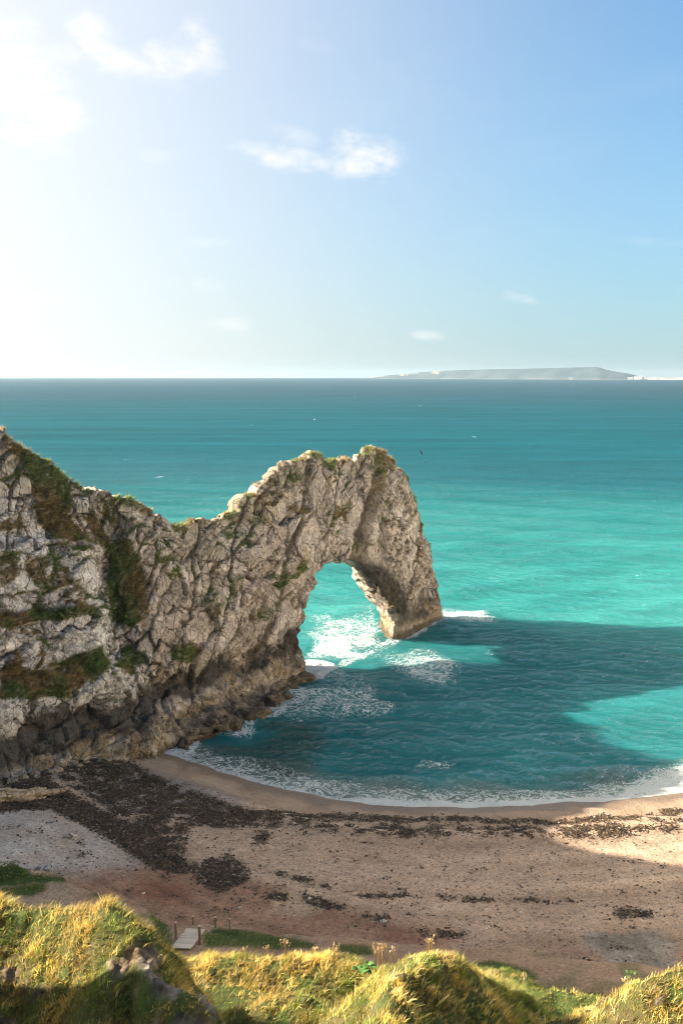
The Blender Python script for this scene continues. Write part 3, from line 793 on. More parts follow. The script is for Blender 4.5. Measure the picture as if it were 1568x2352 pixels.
# the band the last waves smoothed
swash = sstep(10.0, 7.5, d_sh.ravel() + .8 * e_n)
bc = lerp(bc, lerp(C(.30, .215, .15), C(.34, .255, .185), np.clip(.5 + e_n, 0, 1)[:, None]), swash[:, None])
wetm = sstep(4.4, 1.2, d_sh.ravel() + 1.6 * e_n)
bc = lerp(bc, C(.165, .12, .085), (wetm * .85)[:, None])
# cast-up weed
bc = bc * .88 * C(1.02, 1.0, .99)
dq = d_sh.ravel()
bc = bc * (1 + .26 * fbm2(dq / 2.2, x_ / 40, 27, 3) * (1 - swash) + .16 * e_b)[:, None]
weed = np.zeros(len(Pb))
WEED = [([(0, 1800), (60, 1770), (120, 1755), (110, 1790), (150, 1815), (250, 1870), (330, 1905), (400, 1960), (460, 2000), (420, 2010), (345, 1990), (230, 1912), (110, 1855), (0, 1870)], 1.0),
        ([(120, 1755), (260, 1735), (380, 1790), (520, 1850), (640, 1880), (560, 1900), (430, 1900), (420, 1960), (330, 1935), (240, 1850), (150, 1800)], .62),
        ([(460, 1985), (530, 1968), (575, 2000), (560, 2040), (500, 2050), (455, 2020)], .85), ([(590, 2045), (660, 2050), (655, 2068), (610, 2070)], .6),
        ([(700, 2060), (790, 2080), (800, 2092), (730, 2090)], .55), ([(815, 2105), (890, 2105), (900, 2120), (830, 2122)], .7), ([(960, 2135), (1060, 2140), (1075, 2155), (970, 2155)], .65),
        ([(1160, 2188), (1230, 2192), (1240, 2208), (1175, 2205)], .65), ([(1290, 1905), (1420, 1895), (1445, 1915), (1420, 1928), (1300, 1926)], .62),
        ([(590, 1905), (620, 1910), (615, 1940), (590, 1940)], .6), ([(1410, 2085), (1500, 2100), (1500, 2112), (1420, 2108)], .6), ([(180, 1955), (200, 1955), (196, 1968), (182, 1968)], .7)]
for pl, w_ in WEED:
    m = poly_mask(qx + 14 * e_n + 8 * e_f, qy + 8 * e_n + 5 * e_f, pl, 7)
    weed = np.maximum(weed, m * sstep(1 - w_ - .45, 1 - w_ + .25, .42 + e_f * .75 + e_n * .35))
for pts, wd, w_ in (([(400, 1826), (480, 1845), (560, 1862), (650, 1870), (750, 1877), (950, 1886), (1100, 1884), (1250, 1887), (1400, 1882), (1480, 1874), (1568, 1866), (1650, 1862)], 9, .62),
                    ([(480, 1860), (640, 1890), (800, 1905), (950, 1910), (1150, 1908), (1300, 1912), (1440, 1910), (1600, 1890)], 24, .25),
                    ([(640, 2010), (760, 2040), (820, 2052), (1000, 2060), (1150, 2066), (1300, 2068), (1420, 2078)], 7, .30)):
    ld = line_dist(qx + 8 * e_n, qy + 9 * e_n + 4 * e_f, pts)
    weed = np.maximum(weed, sstep(wd, wd * .2, ld) * sstep(1 - w_ - .4, 1 - w_ + .3, .5 + e_f * .75))
bits = sstep(.62, .95, fbm2(x_ * 1.6, y_ * 1.6, 25, 3)) * .55 * (d_sh.ravel() > 9)  # dark specks for the shadowed footprint dimples, coloured like the weed
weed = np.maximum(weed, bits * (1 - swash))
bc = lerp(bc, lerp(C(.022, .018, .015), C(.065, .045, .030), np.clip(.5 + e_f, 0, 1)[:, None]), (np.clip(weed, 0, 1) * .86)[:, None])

def mat_beach():
    m, N = new_mat('shingle'); P = wpos(N); t = N.attr('tint'); sm = N.attr('swash', 'Fac')
    a, _ = N.noise(P, 1.6, 6, 0.7); b, _ = N.noise(P, 3.6, 5, 0.8); v = N.voronoi(P, 2.4)
    rough_amt = N.math('SUBTRACT', 1.0, N.math('MULTIPLY', sm, 0.75))
    f = N.math('ADD', N.math('MULTIPLY', N.math('SUBTRACT', a, 0.5), 1.1), N.math('MULTIPLY', N.math('SUBTRACT', b, 0.5), 2.3))
    f = N.math('ADD', 1.0, N.math('MULTIPLY', f, rough_amt))
    s = N.node('ShaderNodeVectorMath', operation='SCALE'); N.put(s.inputs[0], t); N.put(s.inputs['Scale'], f)
    c, _ = N.noise(P, 5.5, 3, 0.55)
    col = N.mix(N.math('MULTIPLY', N.smooth(c, 0.30, 0.38, 0.65, 0.0), rough_amt), s.outputs[0], (0.05, 0.04, 0.035))
    col = N.mix(N.math('MULTIPLY', N.smooth(c, 0.66, 0.74, 0.0, 0.5), rough_amt), col, (0.62, 0.55, 0.48))
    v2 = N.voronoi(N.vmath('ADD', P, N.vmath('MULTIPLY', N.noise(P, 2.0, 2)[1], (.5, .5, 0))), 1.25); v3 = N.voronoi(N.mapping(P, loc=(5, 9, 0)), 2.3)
    spot = N.math('MAXIMUM', N.smooth(v2, 0.13, 0.24, 0.85, 0.0), N.smooth(v3, 0.12, 0.22, 0.6, 0.0))  # dark dots painted in for the small shadows of trodden dimples
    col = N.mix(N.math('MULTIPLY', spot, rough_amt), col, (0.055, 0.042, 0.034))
    h = N.math('ADD', N.math('MULTIPLY', v, 0.35), N.math('ADD', a, N.math('MULTIPLY', b, .6)))
    nb_ = N.bump(h, 0.9, 0.26)
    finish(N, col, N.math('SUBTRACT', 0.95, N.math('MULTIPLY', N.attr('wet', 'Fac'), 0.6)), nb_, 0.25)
    return m
M_BEACH = mat_beach()
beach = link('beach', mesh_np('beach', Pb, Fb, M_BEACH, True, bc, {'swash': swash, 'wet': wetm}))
tag(beach, kind='structure')
def beach_z(x, y):
    i = (np.asarray(x) - bxs[0]) / BST; j = (np.asarray(y) - bys[0]) / BST
    i = np.clip(i, 0, len(bxs) - 1.01); j = np.clip(j, 0, len(bys) - 1.01)
    a, b = i.astype(int), j.astype(int); u, v = i - a, j - b
    return (Zb[b, a] * (1 - u) + Zb[b, a + 1] * u) * (1 - v) + (Zb[b + 1, a] * (1 - u) + Zb[b + 1, a + 1] * u) * v
def on_beach(px, py):
    z = 3.0
    for _ in range(12):
        p = on_z(px, py, z); z = float(beach_z(p[0], p[1]))
    return np.array([p[0], p[1], z])

# seaweed: thousands of small curled fronds lying on the shingle
rg = np.random.default_rng(11)
w = np.where((qx > -40) & (qx < 1620) & (qy < 2300), np.clip(weed - .12, 0, 1), 0); w /= w.sum()
n = 42000; vi = rg.choice(len(w), n, p=w)
pp = Pb[vi] + np.concatenate([rg.normal(0, .35, (n, 2)), np.zeros((n, 1))], 1); pp[:, 2] = beach_z(pp[:, 0], pp[:, 1])
th = rg.uniform(0, 6.28, n); L_ = rg.uniform(.15, .55, n); wd = rg.uniform(.05, .16, n)
ax_ = np.stack([np.cos(th), np.sin(th), 0 * th], 1); bx_ = np.stack([-np.sin(th), np.cos(th), 0 * th], 1)
upv = np.array([0, 0, 1.])[None]
q0 = pp - ax_ * L_[:, None] * .5; q1 = pp + ax_ * L_[:, None] * .5
hh = rg.uniform(.04, .16, n)[:, None]
vs = np.stack([q0, pp + bx_ * wd[:, None] + upv * hh * .3, q1 + upv * hh * .5, pp - bx_ * wd[:, None] + upv * hh], 1).reshape(-1, 3)
tr = np.concatenate([np.arange(n)[:, None] * 4 + np.array([[0, 1, 3]]), np.arange(n)[:, None] * 4 + np.array([[1, 2, 3]])])
cc = lerp(C(.016, .013, .011), C(.14, .092, .05), rg.uniform(0, 1, (n, 1)) ** 2)
cc[rg.uniform(0, 1, n) < .02] = (.35, .30, .22)
M_WEED = mat_tint('seaweed', .6, 9, .4, .3, .03)
sw = link('seaweed', mesh_np('seaweed', vs, tr, M_WEED, False, np.repeat(cc, 4, 0)))
tag(sw, 'black and brown seaweed strewn over the shingle beach', 'seaweed', kind='stuff')

# ------------------------------------------------------------------ sea
def axis(lo, hi, step, far_lo, far_hi, g):
    a = list(np.arange(lo, hi, step))
    s, v, up_ = step, a[-1], []
    while v < far_hi: s *= g; v += s; up_.append(v)
    s, v, dn = step, a[0], []
    while v > far_lo: s *= g; v -= s; dn.append(v)
    return np.array(dn[::-1] + a + up_)
wxs = axis(-42, 96, 0.48, -42000, 42000, 1.085); wys = axis(126, 300, 0.48, 124, 42000, 1.05)
XW, YW = np.meshgrid(wxs, wys)
sx = np.gradient(wxs)[None] + 0 * XW; sy = np.gradient(wys)[:, None] + 0 * XW
cell = np.maximum(sx, sy)
R2 = XW ** 2 + YW ** 2
ZW = -R2 / (2 * EARTH_R)
rgw = np.random.default_rng(3)
swell = np.zeros_like(XW)
for i in range(16):
    lam = 2.2 * 1.22 ** i * 0.8
    ang = math.radians(-98 + rgw.normal(0, 24)); k = 2 * math.pi / lam
    ph = k * (XW * math.cos(ang) + YW * math.sin(ang)) + rgw.uniform(0, 6.28) + 1.8 * fbm2(XW / (lam * 4), YW / (lam * 4), 100 + i, 2)
    s_ = np.sin(ph); s_ = 1 - 2 * np.sqrt(np.abs((1 - s_) / 2) + .004)            # peaked crests
    swell += 0.021 * lam ** 0.82 * s_ * (1 - sstep(lam * .22, lam * .5, cell))
calm = sstep(-1, -12, shore_y(XW) - YW)
swell *= .35 + .65 * calm
ZW = ZW + swell
dW = YW - shore_y(XW)                                  # metres off the beach
depth_m = np.interp(dW, [-2, 0, 4, 15, 40, 80], [0, 0, .45, 2.0, 5, 9])
SW = (XW - RO[0]) * RD[0] + (YW - RO[1]) * RD[1]; NW = (XW - RO[0]) * RN[0] + (YW - RO[1]) * RN[1]
Pw = np.stack([XW, YW, ZW], -1).reshape(-1, 3)
ux, uy, _ = to_px(np.stack([XW, YW, 0 * XW], -1).reshape(-1, 3))
xw, yw = XW.ravel(), YW.ravel()
m1 = fbm2(xw / 7, yw / 7, 41, 4); m2 = fbm2(xw / 30, yw / 30, 42, 4)
dist = np.sqrt(R2).ravel()
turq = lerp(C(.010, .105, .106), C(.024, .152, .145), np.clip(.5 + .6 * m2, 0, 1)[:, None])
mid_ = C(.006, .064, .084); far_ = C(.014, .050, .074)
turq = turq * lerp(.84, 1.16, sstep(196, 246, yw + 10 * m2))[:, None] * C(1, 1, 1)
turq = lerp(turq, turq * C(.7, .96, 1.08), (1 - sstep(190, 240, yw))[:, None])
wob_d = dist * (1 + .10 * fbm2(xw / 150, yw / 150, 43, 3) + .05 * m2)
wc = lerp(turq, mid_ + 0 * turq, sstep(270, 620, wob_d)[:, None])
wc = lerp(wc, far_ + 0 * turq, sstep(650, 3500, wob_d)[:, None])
sandy = sstep(2.0, .2, depth_m.ravel() + .45 * m1)
wc = lerp(wc, C(.115, .115, .09), (sandy * .75)[:, None])
# kelp and boulders on the bed darken the water close under the cliff
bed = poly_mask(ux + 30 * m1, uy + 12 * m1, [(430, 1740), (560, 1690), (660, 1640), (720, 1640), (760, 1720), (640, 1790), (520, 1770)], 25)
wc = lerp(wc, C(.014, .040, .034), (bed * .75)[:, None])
foam = np.zeros(len(Pw))
dwf = dW.ravel() + 0.9 * m1
foam = np.maximum(foam, sstep(4.5, .3, dwf) * (.72 + .3 * sstep(-15, 15, xw)))
foam = np.maximum(foam, sstep(15, 3, dwf + 2 * m2) * (.50 + .10 * sstep(0, 50, xw)))
foam = np.maximum(foam, sstep(24, 6, dwf + 4 * m2) * .30 * sstep(-20, 5, xw))
FOAM = [([(700, 1470), (720, 1420), (790, 1398), (868, 1395), (872, 1450), (905, 1490), (960, 1480), (1000, 1500), (900, 1500), (720, 1505), (690, 1500)], .55, 34),
        ([(700, 1480), (760, 1450), (860, 1450), (880, 1485), (800, 1500), (700, 1500)], .70, 14),
        ([(698, 1512), (730, 1508), (770, 1515), (788, 1535), (770, 1548), (720, 1556), (700, 1552)], 1.15, 6),
        ([(905, 1490), (960, 1478), (1040, 1505), (1060, 1530), (1000, 1565), (930, 1550), (880, 1510)], .60, 30),
        ([(690, 1560), (800, 1540), (890, 1570), (900, 1620), (820, 1650), (720, 1640), (630, 1640), (660, 1590)], .48, 38),
        ([(1005, 1400), (1050, 1392), (1120, 1400), (1145, 1422), (1080, 1428), (1015, 1428)], .66, 14),
        ([(600, 1620), (650, 1590), (690, 1560), (700, 1580), (640, 1640), (560, 1675), (520, 1680)], .62, 8),
        ([(400, 1700), (450, 1690), (470, 1700), (440, 1720), (400, 1745), (340, 1740), (345, 1722)], .72, 6),
        ([(1400, 1790), (1500, 1770), (1640, 1745), (1640, 1840), (1420, 1845)], .80, 24),
        ([(960, 1720), (1050, 1735), (1040, 1760), (960, 1750)], .40, 12)]
for pl, w_, so in FOAM:
    foam = np.maximum(foam, poly_mask(ux + 26 * m1, uy + 11 * m1, pl, so) * w_)
nf0 = np.interp(SW.ravel(), gs, (nf[:, np.searchsorted(gz, 0.2)]))
base_d = nf0 - NW.ravel()
foam = np.maximum(foam, np.where((SW.ravel() > -4) & (SW.ravel() < S_END + 2) & (base_d > -2), sstep(2.6, .2, np.abs(base_d) + .8 * m1), 0) * .6)
caps = sstep(.80, .98, fbm2(xw / 9, yw / 3.5, 47, 3)) * sstep(260, 500, dist) * .5
foam = np.maximum(foam, caps)
splash = poly_mask(ux, uy, FOAM[2][0], 10)
Pw[:, 2] += splash * (.30 + .45 * fbm2(xw / .9, yw / .9, 48, 3) + .35 * np.abs(fbm2(xw / 2.4, yw / 1.2, 50, 2))) + np.clip(foam - .55, 0, 1) * .10 * fbm2(xw * 1.3, yw * 1.3, 49, 2)
cap_line = sstep(3.5, 1.0, np.abs(dwf - 2.6)) * .16 * (xw > -30)
Pw[:, 2] += cap_line + .04

def mat_sea():
    m, N = new_mat('sea_water'); P = wpos(N); t = N.attr('tint'); fo = N.attr('foam', 'Fac')
    d = N.vmath('LENGTH', P)
    q = N.mapping(P, rot=(0, 0, 0.12), scale=(0.55, 1.0, 1.0))
    a, _ = N.noise(q, 1.05, 4, 0.6, 0.4); b, _ = N.noise(q, 0.26, 4, 0.62, 0.5); c, _ = N.noise(N.mapping(P, scale=(.3, 1, 1)), 0.045, 5, 0.65, 0.3)
    def crest(x): return N.math('POWER', N.math('SUBTRACT', 1.0, N.math('ABSOLUTE', N.math('MULTIPLY', N.math('SUBTRACT', x, 0.5), 3.0)), clamp=True), 1.6)
    h1 = N.math('MULTIPLY', crest(a), N.smooth(d, 150, 900, 1.0, 0.2))
    h2 = N.math('MULTIPLY', crest(b), 2.4)
    h3 = N.math('MULTIPLY', c, N.smooth(d, 300, 2500, 4.0, 22.0))
    nrm_ = N.bump(N.math('ADD', h1, N.math('ADD', h2, h3)), 1.0, 0.45)
    # streaks painted into the water colour imitate light and dark wave ripples
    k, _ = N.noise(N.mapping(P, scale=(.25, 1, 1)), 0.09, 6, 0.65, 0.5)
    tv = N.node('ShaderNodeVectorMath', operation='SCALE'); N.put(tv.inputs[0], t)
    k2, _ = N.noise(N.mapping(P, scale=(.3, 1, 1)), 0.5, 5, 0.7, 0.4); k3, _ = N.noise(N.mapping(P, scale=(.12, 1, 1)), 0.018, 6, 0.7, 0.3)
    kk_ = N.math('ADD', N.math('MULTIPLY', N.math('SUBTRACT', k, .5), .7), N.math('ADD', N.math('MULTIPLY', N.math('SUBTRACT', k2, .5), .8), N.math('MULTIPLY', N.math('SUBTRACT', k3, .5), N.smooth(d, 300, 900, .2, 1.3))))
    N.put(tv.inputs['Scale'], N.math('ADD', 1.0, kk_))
    # foam lace: curled filaments and clots
    f1_, _ = N.noise(P, 0.42, 6, 0.66, 1.8); f2_, _ = N.noise(N.mapping(P, loc=(31, 7, 3)), 1.25, 5, 0.66, 1.2)
    l1 = N.smooth(N.math('ABSOLUTE', N.math('SUBTRACT', f1_, 0.5)), 0.0, 0.075, 1.0, 0.0); l2 = N.smooth(N.math('ABSOLUTE', N.math('SUBTRACT', f2_, 0.5)), 0.0, 0.09, 1.0, 0.0)
    n_, _ = N.noise(P, 2.0, 6, 0.72); nl, _ = N.noise(P, 0.16, 5, 0.65)
    pat = N.math('ADD', N.math('MULTIPLY', l1, 0.40), N.math('ADD', N.math('MULTIPLY', l2, 0.22), N.math('ADD', N.math('MULTIPLY', n_, 0.45), N.math('MULTIPLY', nl, 0.55))))
    lv = N.math('SUBTRACT', 1.36, N.math('MULTIPLY', fo, 1.12))
    fm = N.math('MULTIPLY', N.smooth(N.math('SUBTRACT', pat, lv), -0.07, 0.15), N.smooth(fo, 0.05, 0.2))
    # milky air bubbles just under the foam
    milk = N.math('MULTIPLY', N.smooth(N.math('ADD', fo, N.math('MULTIPLY', N.math('SUBTRACT', nl, .5), .8)), 0.25, 0.95), 0.36)
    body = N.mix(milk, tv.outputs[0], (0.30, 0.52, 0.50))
    soft_n = N.bump(N.math('ADD', h1, N.math('ADD', h2, h3)), 0.35, 0.45)
    p = N.node('ShaderNodeBsdfPrincipled'); p.subsurface_method = 'BURLEY'
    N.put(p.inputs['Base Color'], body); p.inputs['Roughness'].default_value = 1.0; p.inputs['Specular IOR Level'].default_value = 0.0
    p.inputs['Subsurface Weight'].default_value = 0.82; p.inputs['Subsurface Radius'].default_value = (0.6, 1.0, 1.0); p.inputs['Subsurface Scale'].default_value = 9.0
    N.put(p.inputs['Normal'], soft_n)
    gl = N.node('ShaderNodeBsdfGlossy'); gl.inputs[0].default_value = (1, 1, 1, 1); N.put(gl.inputs['Roughness'], N.smooth(d, 150, 3000, 0.06, 0.30)); N.put(gl.inputs['Normal'], nrm_)
    fr = N.node('ShaderNodeFresnel'); fr.inputs['IOR'].default_value = 1.33; N.put(fr.inputs['Normal'], nrm_)
    ff = N.math('MULTIPLY', fr.outputs[0], N.smooth(d, 200, 900, 0.68, 0.12))
    mx = N.node('ShaderNodeMixShader'); N.put(mx.inputs[0], ff); N.l.new(p.outputs[0], mx.inputs[1]); N.l.new(gl.outputs[0], mx.inputs[2])
    df = N.node('ShaderNodeBsdfDiffuse'); df.inputs[0].default_value = (0.66, 0.70, 0.71, 1); N.put(df.inputs['Normal'], N.bump(N.math('ADD', pat, N.noise(P, 2.2, 5, .7)[0]), 0.9, 0.5))
    m2_ = N.node('ShaderNodeMixShader'); N.put(m2_.inputs[0], N.math('MULTIPLY', fm, 0.94)); N.l.new(mx.outputs[0], m2_.inputs[1]); N.l.new(df.outputs[0], m2_.inputs[2])
    o = N.node('ShaderNodeOutputMaterial'); N.l.new(m2_.outputs[0], o.inputs[0])
    return m
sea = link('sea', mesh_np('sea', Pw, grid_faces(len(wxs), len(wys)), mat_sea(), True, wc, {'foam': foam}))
tag(sea, kind='structure')

# ------------------------------------------------------------------ the long island on the horizon
ISL = [(828, 868.5), (850, 866.5), (900, 861), (940, 858), (960, 855), (1000, 852), (1040, 850), (1100, 848.5), (1200, 846.5), (1260, 845), (1300, 844), (1340, 843), (1362, 842), (1375, 843.5), (1392, 849), (1410, 852.5), (1440, 857), (1462, 863), (1480, 867.0)]
nI, mI = 260, 26
ipx = np.linspace(826, 1484, nI)
ih = np.interp(ipx, [a for a, b in ISL], [b for a, b in ISL])
dI = np.interp(ipx, [826, 1484], [16200, 12800])
verts = []
base_xy, top_z = [], []
for a, b, D in zip(ipx, ih, dI):
    d = ray(a, b); t = D / math.hypot(d[0], d[1]); p = np.array([0, 0, CAM_Z]) + d * t
    base_xy.append(p[:2]); top_z.append(p[2])
base_xy = np.array(base_xy); top_z = np.array(top_z)
drop = -(dI ** 2) / (2 * EARTH_R)
uu = np.linspace(0, 1, mI)
wid = 200 + 1300 * np.clip((top_z - drop) / 150, 0, 1)
IV = np.zeros((mI, nI, 3)); icol = np.zeros((mI, nI, 3))
rad = base_xy / np.linalg.norm(base_xy, axis=1, keepdims=True)
for j, u in enumerate(uu):
    prof = np.interp(u, [0, .06, .10, .30, .45, .8, 1], [-.10, .04, .22, .72, 1, .8, -.1])
    off = (u - .45) * wid
    xy = base_xy + rad * off[:, None]
    nz = fbm2(xy[:, 0] / 260, xy[:, 1] / 260, 91, 4)
    hgt = (top_z - drop) * (prof + .10 * nz * (0.05 < u < .42))
    IV[j] = np.concatenate([xy, (drop + hgt)[:, None]], 1)
    c0 = fbm2(xy[:, 0] / 180, xy[:, 1] / 180, 92, 4)
    icol[j] = lerp(C(.028, .046, .062), C(.050, .070, .084), np.clip(.5 + c0, 0, 1)[:, None])  # blue of the distant haze put into the ground colour
    qc = sstep(.1, .6, fbm2(xy[:, 0] / 120, xy[:, 1] / 400, 93, 3)) * ((u > .25) & (u < .5)) * sstep(1120, 960, ipx) + (u < .07) * .35
    icol[j] = lerp(icol[j], C(.22, .20, .17), np.clip(qc, 0, 1)[:, None])
M_ISL = mat_tint('island_ground', .95, .01, .4, .3, 2.0, .05)
isl = link('island', mesh_np('island', IV.reshape(-1, 3), grid_faces(nI, mI), M_ISL, True, icol.reshape(-1, 3)))
tag(isl, 'long low hazy island on the horizon', 'island')
# low shingle causeway with harbour buildings to its right
M_WHITE = mat_plain('pale_render', (.62, .60, .56), .8, .05, .2); M_ROOF = mat_plain('roof_sheet', (.30, .27, .26), .8, .05, .2)
cv_, cf = [], []
for i, a in enumerate(np.linspace(1470, 1640, 30)):
    d = ray(a, 868); D = 12800; t = D / math.hypot(d[0], d[1]); p = d * t; z0 = -(D ** 2) / (2 * EARTH_R); r_ = p[:2] / np.linalg.norm(p[:2])
    for off, h in ((-60, -2), (-30, 5 + random.Random(i).random() * 4), (60, 5), (120, -2)):
        cv_.append((p[0] + r_[0] * off, p[1] + r_[1] * off, z0 + h))
cw = link('causeway', mesh_np('causeway', np.array(cv_), grid_faces(4, 30), M_ISL, True, np.tile(C(.40, .36, .29), (len(cv_), 1))))
tag(cw, 'low pale shingle spit running right from the island', 'spit')
HB_WHERE = ['just off the island foot at the start of the spit', 'broad one beside the tallest on the spit', 'the tallest and narrowest on the spit', 'just right of the tallest on the spit', 'long low one near the middle of the spit', 'a taller one right of the long low block on the spit', 'the longest and lowest on the spit', 'the last one by the right edge', 'at the foot of the steep end of the island', 'at the waterline below the highest part of the island']
for i, (a, wv, hv) in enumerate([(1446, 60, 22), (1463, 90, 34), (1470, 40, 48), (1484, 70, 22), (1500, 110, 20), (1520, 70, 26), (1540, 130, 18), (1560, 80, 24), (1395, 60, 16), (1310, 50, 16)]):
    d = ray(a, 868); D = 12700 if i < 8 else 12900; t = D / math.hypot(d[0], d[1]); p = d * t; z0 = -(D ** 2) / (2 * EARTH_R)
    e = empty('harbour_building', (p[0], p[1], z0), -math.atan2(p[0], p[1]))
    b_ = MB(); b_.box((0, 0, hv / 2), (wv, 40, hv)); b_.build('wall', M_WHITE, e)
    b_ = MB(); hw_ = wv / 2 + 2
    b_.poly([(-hw_, -22, hv), (hw_, -22, hv), (hw_, 22, hv), (-hw_, 22, hv), (-hw_, 0, hv + 7), (hw_, 0, hv + 7)], [(0, 1, 5, 4), (2, 3, 4, 5), (0, 4, 3), (1, 2, 5), (3, 2, 1, 0)]); b_.build('roof', M_ROOF, e)
    tag(e, 'tiny pale harbour building, ' + HB_WHERE[i], 'building', 'harbour buildings on the far spit')

# ------------------------------------------------------------------ sea haze
hz = MB(); R_ = 44000.0
zlo, zhi = -(2 * R_ * R_) / (2 * EARTH_R) - 3.0, 185.0
hz.box((0, 0, (zlo + zhi) / 2), (2 * R_ + 4000, 2 * R_ + 4000, zhi - zlo))
mh = bpy.data.materials.new('sea_haze'); mh.use_nodes = True; H = NT(mh.node_tree)
pv = H.node('ShaderNodeVolumePrincipled'); pv.inputs['Color'].default_value = (.42, .53, .60, 1); pv.inputs['Density'].default_value = 3.2e-5; pv.inputs['Anisotropy'].default_value = 0.3
ho = H.node('ShaderNodeOutputMaterial'); H.l.new(pv.outputs[0], ho.inputs['Volume'])
hzo = hz.build('haze', mh); tag(hzo, kind='stuff')
# ------------------------------------------------------------------ hillside under the viewpoint, the turf knolls and what grows on them
def hill_base(x, y):
    t = np.interp(y, [-20, 0, 10, 20, 30, 36, 40, 44, 50, 60, 70, 78, 86, 100], [58, 57.4, 51.5, 43.5, 36.5, 32.9, 33.0, 32.2, 27.5, 20.5, 14.0, 10.6, 8.8, 8.0])
    t = t - 5.0 * sstep(1.0, 5.0, x) * sstep(24, 34, y) * (1 - sstep(60, 78, y)) - 2.5 * sstep(-9, -14, x) * sstep(24, 30, y) * (1 - sstep(50, 64, y))
    # mainland flank out of frame on the left, shaped for the shadows it casts
    t = t + 19 * sstep(-15, -27, x) * np.exp(-((y - 33) / 5.2) ** 2) * (1 + .16 * fbm2(x / 4, y / 2.2, 205, 3))  # near rise added to throw shade on the left knoll
    t = t + 80 * sstep(-62, -100, x) * sstep(62, 84, y) * (1 - .30 * sstep(104, 128, y) - .73 * sstep(146, 172, y))  # hill height set by where its shadow ends on the beach
    return t
def hill_z(x, y):
    z = hill_base(x, y)
    z = z + .35 * fbm2(x / 5, y / 5, 201, 4) + .8 * fbm2(x / 16, y / 16, 202, 2) * sstep(44, 60, y)
    ey = edge_y(x) + 1.2 * fbm2(x / 3, y / 8, 203, 3)
    e = y - ey
    bb = beach_base(x, y)
    over = sstep(-1.2, 2.0, e) * sstep(-74, -62, x)
    z = np.where(y > 60, np.maximum(z, bb + 1.0) * (1 - over) + (bb - 1.6) * over, z)
    return z
hx = np.concatenate([np.arange(-120, -50, 1.2), np.arange(-50, 42, .42), np.arange(42, 72, 1.2)]); hy = np.concatenate([np.arange(-22, 24, 1.0), np.arange(24, 112, .42), np.arange(112, 176, 1.2)])
HX, HY = np.meshgrid(hx, hy); HZ = hill_z(HX, HY)
Hp = np.stack([HX, HY, HZ], -1).reshape(-1, 3); Hf = grid_faces(len(hx), len(hy))
hpx, hpy, _ = to_px(Hp)
hn = vnormals(Hp, Hf); hn *= np.sign(hn[:, 2:3] + 1e-9)
c1 = fbm2(Hp[:, 0] / 4, Hp[:, 1] / 4, 211, 4); c2 = fbm2(Hp[:, 0] / 1.3, Hp[:, 1] / 1.3, 212, 3)
soil = lerp(C(.30, .205, .14), C(.40, .30, .21), np.clip(.5 + .7 * c1, 0, 1)[:, None])
turf_c = lerp(C(.030, .060, .016), C(.075, .082, .024), np.clip(.5 + .7 * c2, 0, 1)[:, None])
BANK = [[(-300, 1940), (0, 1960), (40, 1975), (75, 2008), (190, 2010), (150, 2022), (60, 2032), (0, 2035), (-300, 2030)], [(345, 2085), (375, 2110), (395, 2150), (410, 2190), (350, 2190), (350, 2130)],
        [(462, 2150), (500, 2130), (580, 2138), (660, 2155), (722, 2165), (720, 2180), (640, 2182), (560, 2175), (470, 2175)], [(760, 2165), (840, 2168), (860, 2195), (780, 2190)],
        [(1060, 2215), (1130, 2205), (1210, 2225), (1240, 2250), (1100, 2260)], [(0, 2036), (110, 2026), (110, 2044), (60, 2058), (0, 2056)], [(210, 2036), (240, 2040), (250, 2060), (205, 2055)],
        [(1250, 2270), (1440, 2290), (1440, 2320), (1250, 2300)]]
green = np.zeros(len(Hp))
for pl in BANK: green = np.maximum(green, poly_mask(hpx + 9 * c1 + 5 * c2, hpy + 5 * c1 + 3 * c2, pl, 5))
green = np.maximum(green, sstep(.15, .55, c1 + .3 * c2) * .5)
green = np.maximum(green, 1 - sstep(60, 70, Hp[:, 1]))
green = np.maximum(green, sstep(-50, -62, Hp[:, 0]))
redz = sstep(-8, 2, Hp[:, 0] + 22) * sstep(66, 72, Hp[:, 1])
soil = lerp(soil, C(.25, .145, .09), (redz * .5)[:, None])
hcol = lerp(soil, turf_c, green[:, None])
hillside = link('hillside', mesh_np('hillside', Hp, Hf, M_SOIL, True, hcol)); tag(hillside, kind='structure')

GOLD, STRAW, GREEN, OLIVE, BROWN = (np.array(q) for q in ((.66, .465, .115), (.76, .59, .23), (.20, .27, .035), (.20, .20, .05), (.28, .17, .06)))
def grass_cols(P, seed, greenness, n):
    r = np.random.default_rng(seed)
    a = fbm2(P[:, 0] / 1.3, P[:, 1] / 1.3, 301, 3) + greenness; b = fbm2(P[:, 0] / .5, P[:, 1] / .5, 302, 2)
    t = np.clip(.29 + 1.1 * a + .35 * b + r.normal(0, .28, n), 0, 1)[:, None]
    c = lerp(GOLD[None], GREEN[None], t)
    s = (r.uniform(0, 1, n) < .26)[:, None]; c = np.where(s & (t < .7), STRAW[None], c)
    s = (r.uniform(0, 1, n) < .10)[:, None]; c = np.where(s, BROWN[None], c)
    return c * r.uniform(.6, 1.3, (n, 1)) * np.clip(.9 + .5 * fbm2(P[:, 0] / .7, P[:, 1] / .7, 303, 3), .45, 1.4)[:, None]
def scatter(P, Fc, w, n, seed, nor):
    r = np.random.default_rng(seed)
    a = np.linalg.norm(np.cross(P[Fc[:, 2]] - P[Fc[:, 0]], P[Fc[:, 3]] - P[Fc[:, 1]]), axis=1) * .5 * w[Fc].mean(1)
    fi = r.choice(len(a), n, p=a / a.sum()); d = r.dirichlet((1, 1, 1, 1), n)
    return (P[Fc[fi]] * d[:, :, None]).sum(1), nor[Fc[fi, 0]], a.sum()

